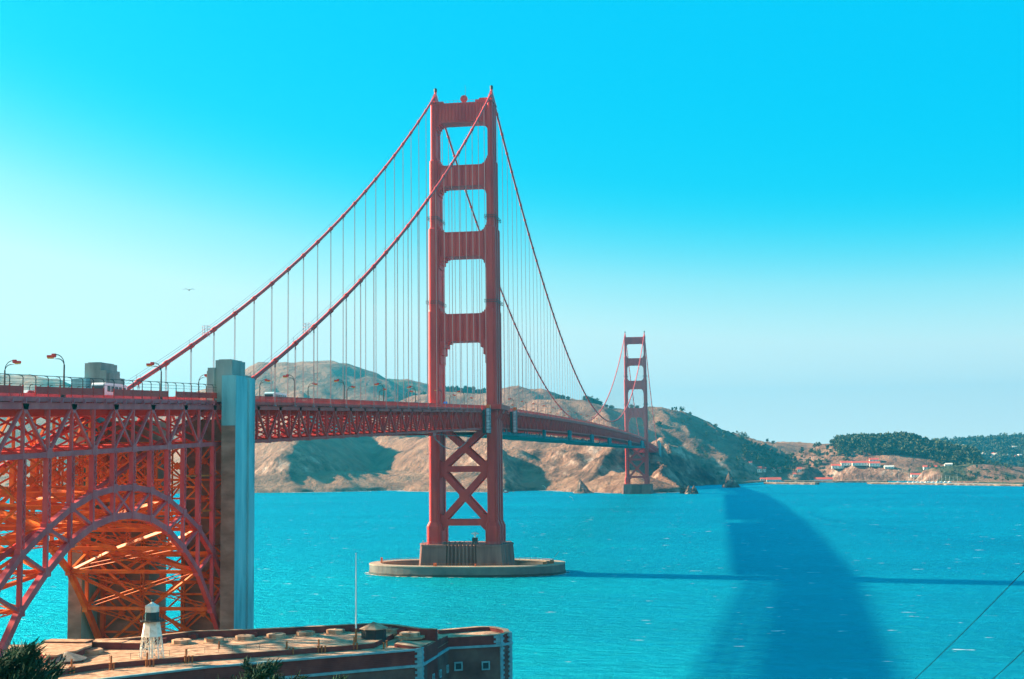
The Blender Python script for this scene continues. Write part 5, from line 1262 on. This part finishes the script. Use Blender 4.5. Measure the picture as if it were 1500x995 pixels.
for i in range(44):
    px = 1392 + 106 * rs.random(); py = 652 + 22 * rs.random(); c = hit_land(px, py, 3500, 5600)
    if c is None: continue
    k += 1; w = 14 + 22 * rs.random()
    t = empty('house', (c[0], c[1], c[2] + 3), rs.random()); tag(t, 'pale house dotted among the trees of the hillside far across the bay', 'house', 'pale houses on the far hillside')
    m_ = MB(); m_.box(-w/2, w/2, -6, 6, -3, 6.5); m_.build('wall', M['housewall'], t); m_ = MB(); m_.prism([(-w/2-.6, -6.6), (w/2+.6, -6.6), (w/2+.6, 6.6), (-w/2-.6, 6.6)], 6.5, 9, [(-w/2+3, -1), (w/2-3, -1), (w/2-3, 1), (-w/2+3, 1)]); m_.build('roof', M['housewall'] if i % 3 else M['redroof'], t)
def sailboat(px, py, Y_, mast, label, k):
    c = onY(px, py, Y_); t = empty('sailboat', (c[0], Y_, 0), .3 + .2*(k % 3)); tag(t, label, 'sailboat', 'sailboats moored in the marina')
    m_ = MB(); P = [(-5, 0), (-4.6, 1.5), (0, 1.9), (3.4, 1.3), (5.2, 0), (3.4, -1.3), (0, -1.9), (-4.6, -1.5)]; m_.prism([(x*.85, y*.7) for x, y in P], -.3, 1.3, P); m_.build('hull', M['white'], t)
    m_ = MB(); m_.prism([(-2.4, -1), (1.6, -.8), (1.6, .8), (-2.4, 1)], 1.3, 2.2, [(-2.1, -.8), (1.0, -.6), (1.0, .6), (-2.1, .8)]); m_.build('cabin', M['white'], t)
    m_ = MB(); m_.tube([(.6, 0, 1.3), (.6, 0, mast)], [.16, .1], 6); m_.bar((.6, 0, 2.8), (-4, 0, 2.8), .25); m_.build('mast', M['white'], t)
for k, px in enumerate([1316.5, 1331, 1338, 1344, 1350, 1356, 1361, 1367, 1373, 1379, 1385, 1391, 1396, 1402]):
    sailboat(px, 706, 1850 - (k % 3) * 14, 25 if k == 0 else 11 + (k * 5 % 6), 'tall-masted sailboat lying apart at the left end of the marina' if k == 0 else f"{ORD[k]} moored sailboat of the marina row, counted from the tall-masted one", k)
# kites and a small sail on the strait
def kite(px, py, w, label, z):
    c = onZ(px, 733, 0) if z < 6 else onZ(px, 724, 0); D = np.dot(c - CAM, _F); p = CAM + ray(px, py) * D
    t = empty('kite', tuple(p)); tag(t, label, 'kite', 'white kitesurfing kites')
    m_ = MB(); n = 9; F_ = []
    vs = [(w*.5*math.sin(-.3 + 1.7*i/n) - w*.2, yy, w*.75*math.cos(-.3 + 1.7*i/n) + zz) for i in range(n+1) for yy, zz in ((-.2, 0), (1.6, .15), (1.6, .4), (-.2, .5))]
    m_.add(vs, [(i*4+j, i*4+(j+1) % 4, i*4+4+(j+1) % 4, i*4+4+j) for i in range(n) for j in range(4)]); m_.build('canopy', M['white'], t)
kite(837, 735, 7.5, 'white crescent kite low over the water below the cliff', 3); kite(797, 718, 8, 'white crescent kite against the foot of the tan cliff', 8)
c = onZ(741, 722, 0); t = empty('boat', (c[0], c[1], 0)); tag(t, 'tiny red and white motorboat below the cliff just right of the near tower', 'boat')
m_ = MB(); P = [(-4, 0), (-3.6, 1.3), (2, 1.4), (4.4, 0), (2, -1.4), (-3.6, -1.3)]; m_.prism([(x*.85, y*.7) for x, y in P], -.3, 1.5, P); m_.build('hull', M['carred'], t); m_ = MB(); m_.box(-2, 1, -.9, .9, 1.5, 3.4); m_.build('cabin', M['white'], t)
# gull
p = CAM + ray(277, 425) * 110; t = empty('seagull', tuple(p), .4); tag(t, 'lone gull gliding in the open sky left of the near tower', 'bird')
m_ = MB(); m_.lathe([(.01, -.22), (.05, -.12), (.06, .02), (.03, .15), (.035, .2), (.005, .27)], (0, 0, 0), 8)
m_.v = [(x, z, y) for x, y, z in m_.v]
for s in (-1, 1): m_.add([(s*.03, -.05, 0), (s*.03, .07, 0), (s*.25, .1, .1), (s*.25, -.02, .1), (s*.5, .02, .03), (s*.03, -.05, .015), (s*.03, .07, .015), (s*.25, .1, .115), (s*.25, -.02, .115), (s*.5, .02, .04)], [(0, 1, 2, 3), (3, 2, 4), (5, 8, 7, 6), (8, 9, 7), (0, 3, 8, 5), (3, 4, 9, 8), (1, 6, 7, 2), (2, 7, 9, 4)])
m_.build('body', nmat('gull_grey', (.12, .12, .13), .8), t)
# inspection cages riding on the cables
for px, py, s in ((302, 476, -1), (450, 472, 1)):
    c = onX(px, py + 8, s * HX); y = c[1]; t = empty('cable_cage', (s*HX, y, cable_z(y))); tag(t, 'pale wire work cage riding on the far western cable' if s < 0 else 'pale wire work cage riding on the near eastern cable', 'cage', 'wire cages on the cables')
    m_ = MB()
    for z in (.6, 1.6, 2.4): m_.tube([(1.0*math.cos(a), 1.2*math.sin(a), z + .3*math.sin(a)) for a in np.linspace(0, 6.283, 13)], .05, 5)
    for a in np.linspace(0, 6.283, 9)[:-1]: m_.bar((1.0*math.cos(a), 1.2*math.sin(a), -.4), (1.0*math.cos(a), 1.2*math.sin(a), 2.6), .06)
    m_.build('wire_frame', M['grid'], t)
# overhead wires crossing the lower right corner
for (a, b, da, db, lb) in [((1180, 1131), (1640, 690), 75, 42, 'thin dark overhead wire crossing the lower right corner, the longer one'), ((1330, 1087), (1640, 813), 75, 42, 'thin dark overhead wire low in the right corner, the shorter one')]:
    p = Vector(CAM + ray(*a) * da); q = Vector(CAM + ray(*b) * db); m_ = MB(); m_.tube([p.lerp(q, k/16) - Vector((0, 0, .5 * math.sin(math.pi*k/16))) for k in range(17)], .013, 5)
    tag(m_.build('overhead_wire', M['black']), lb, 'wire', 'overhead wires')

# surf along the foot of the cliffs
rs = random.Random(9); m_ = MB()
xs_ = np.array([rs.uniform(-700, 70) for _ in range(5200)]); ys_ = np.array([rs.uniform(1270, 1560) for _ in range(5200)]); _, dcs = land(xs_, ys_)
for x, y, d in zip(xs_, ys_, dcs):
    if -13 < d < 1 and fbm(np.array([x/40.]), np.array([y/40.]), 3, 8)[0] > .45:
        w = rs.uniform(2, 9); P = [(x - w, y), (x - w*.3, y - .8), (x + w*.6, y - 1.1), (x + w, y), (x + w*.3, y + .9), (x - w*.5, y + .7)]
        m_.add([(a, b, .12 + .02 * rs.random()) for a, b in P], [tuple(range(6))])
tag(m_.build('surf', nmat('sea_foam', (.72, .74, .72), .9), fix=False), 'white surf washing the foot of the cliffs', None, None, 'stuff')

# ------------------------------------------------------------------ haze: one closed box of thin even air
mh = bpy.data.materials.new('air_haze'); mh.use_nodes = True; nt = mh.node_tree; nt.nodes.remove(nt.nodes['Principled BSDF'])
pv = nt.nodes.new('ShaderNodeVolumePrincipled'); pv.inputs['Color'].default_value = (.05, .70, 1.0, 1); pv.inputs['Density'].default_value = 1.2e-4; pv.inputs['Anisotropy'].default_value = .75
nt.links.new(pv.outputs[0], nt.nodes['Material Output'].inputs['Volume'])
m_ = MB(); m_.box(-5500, 6000, -1400, 7000, -9.5, 420); o = m_.build('haze', mh); tag(o, 'pale blue sea haze over the strait', None, None, 'stuff')
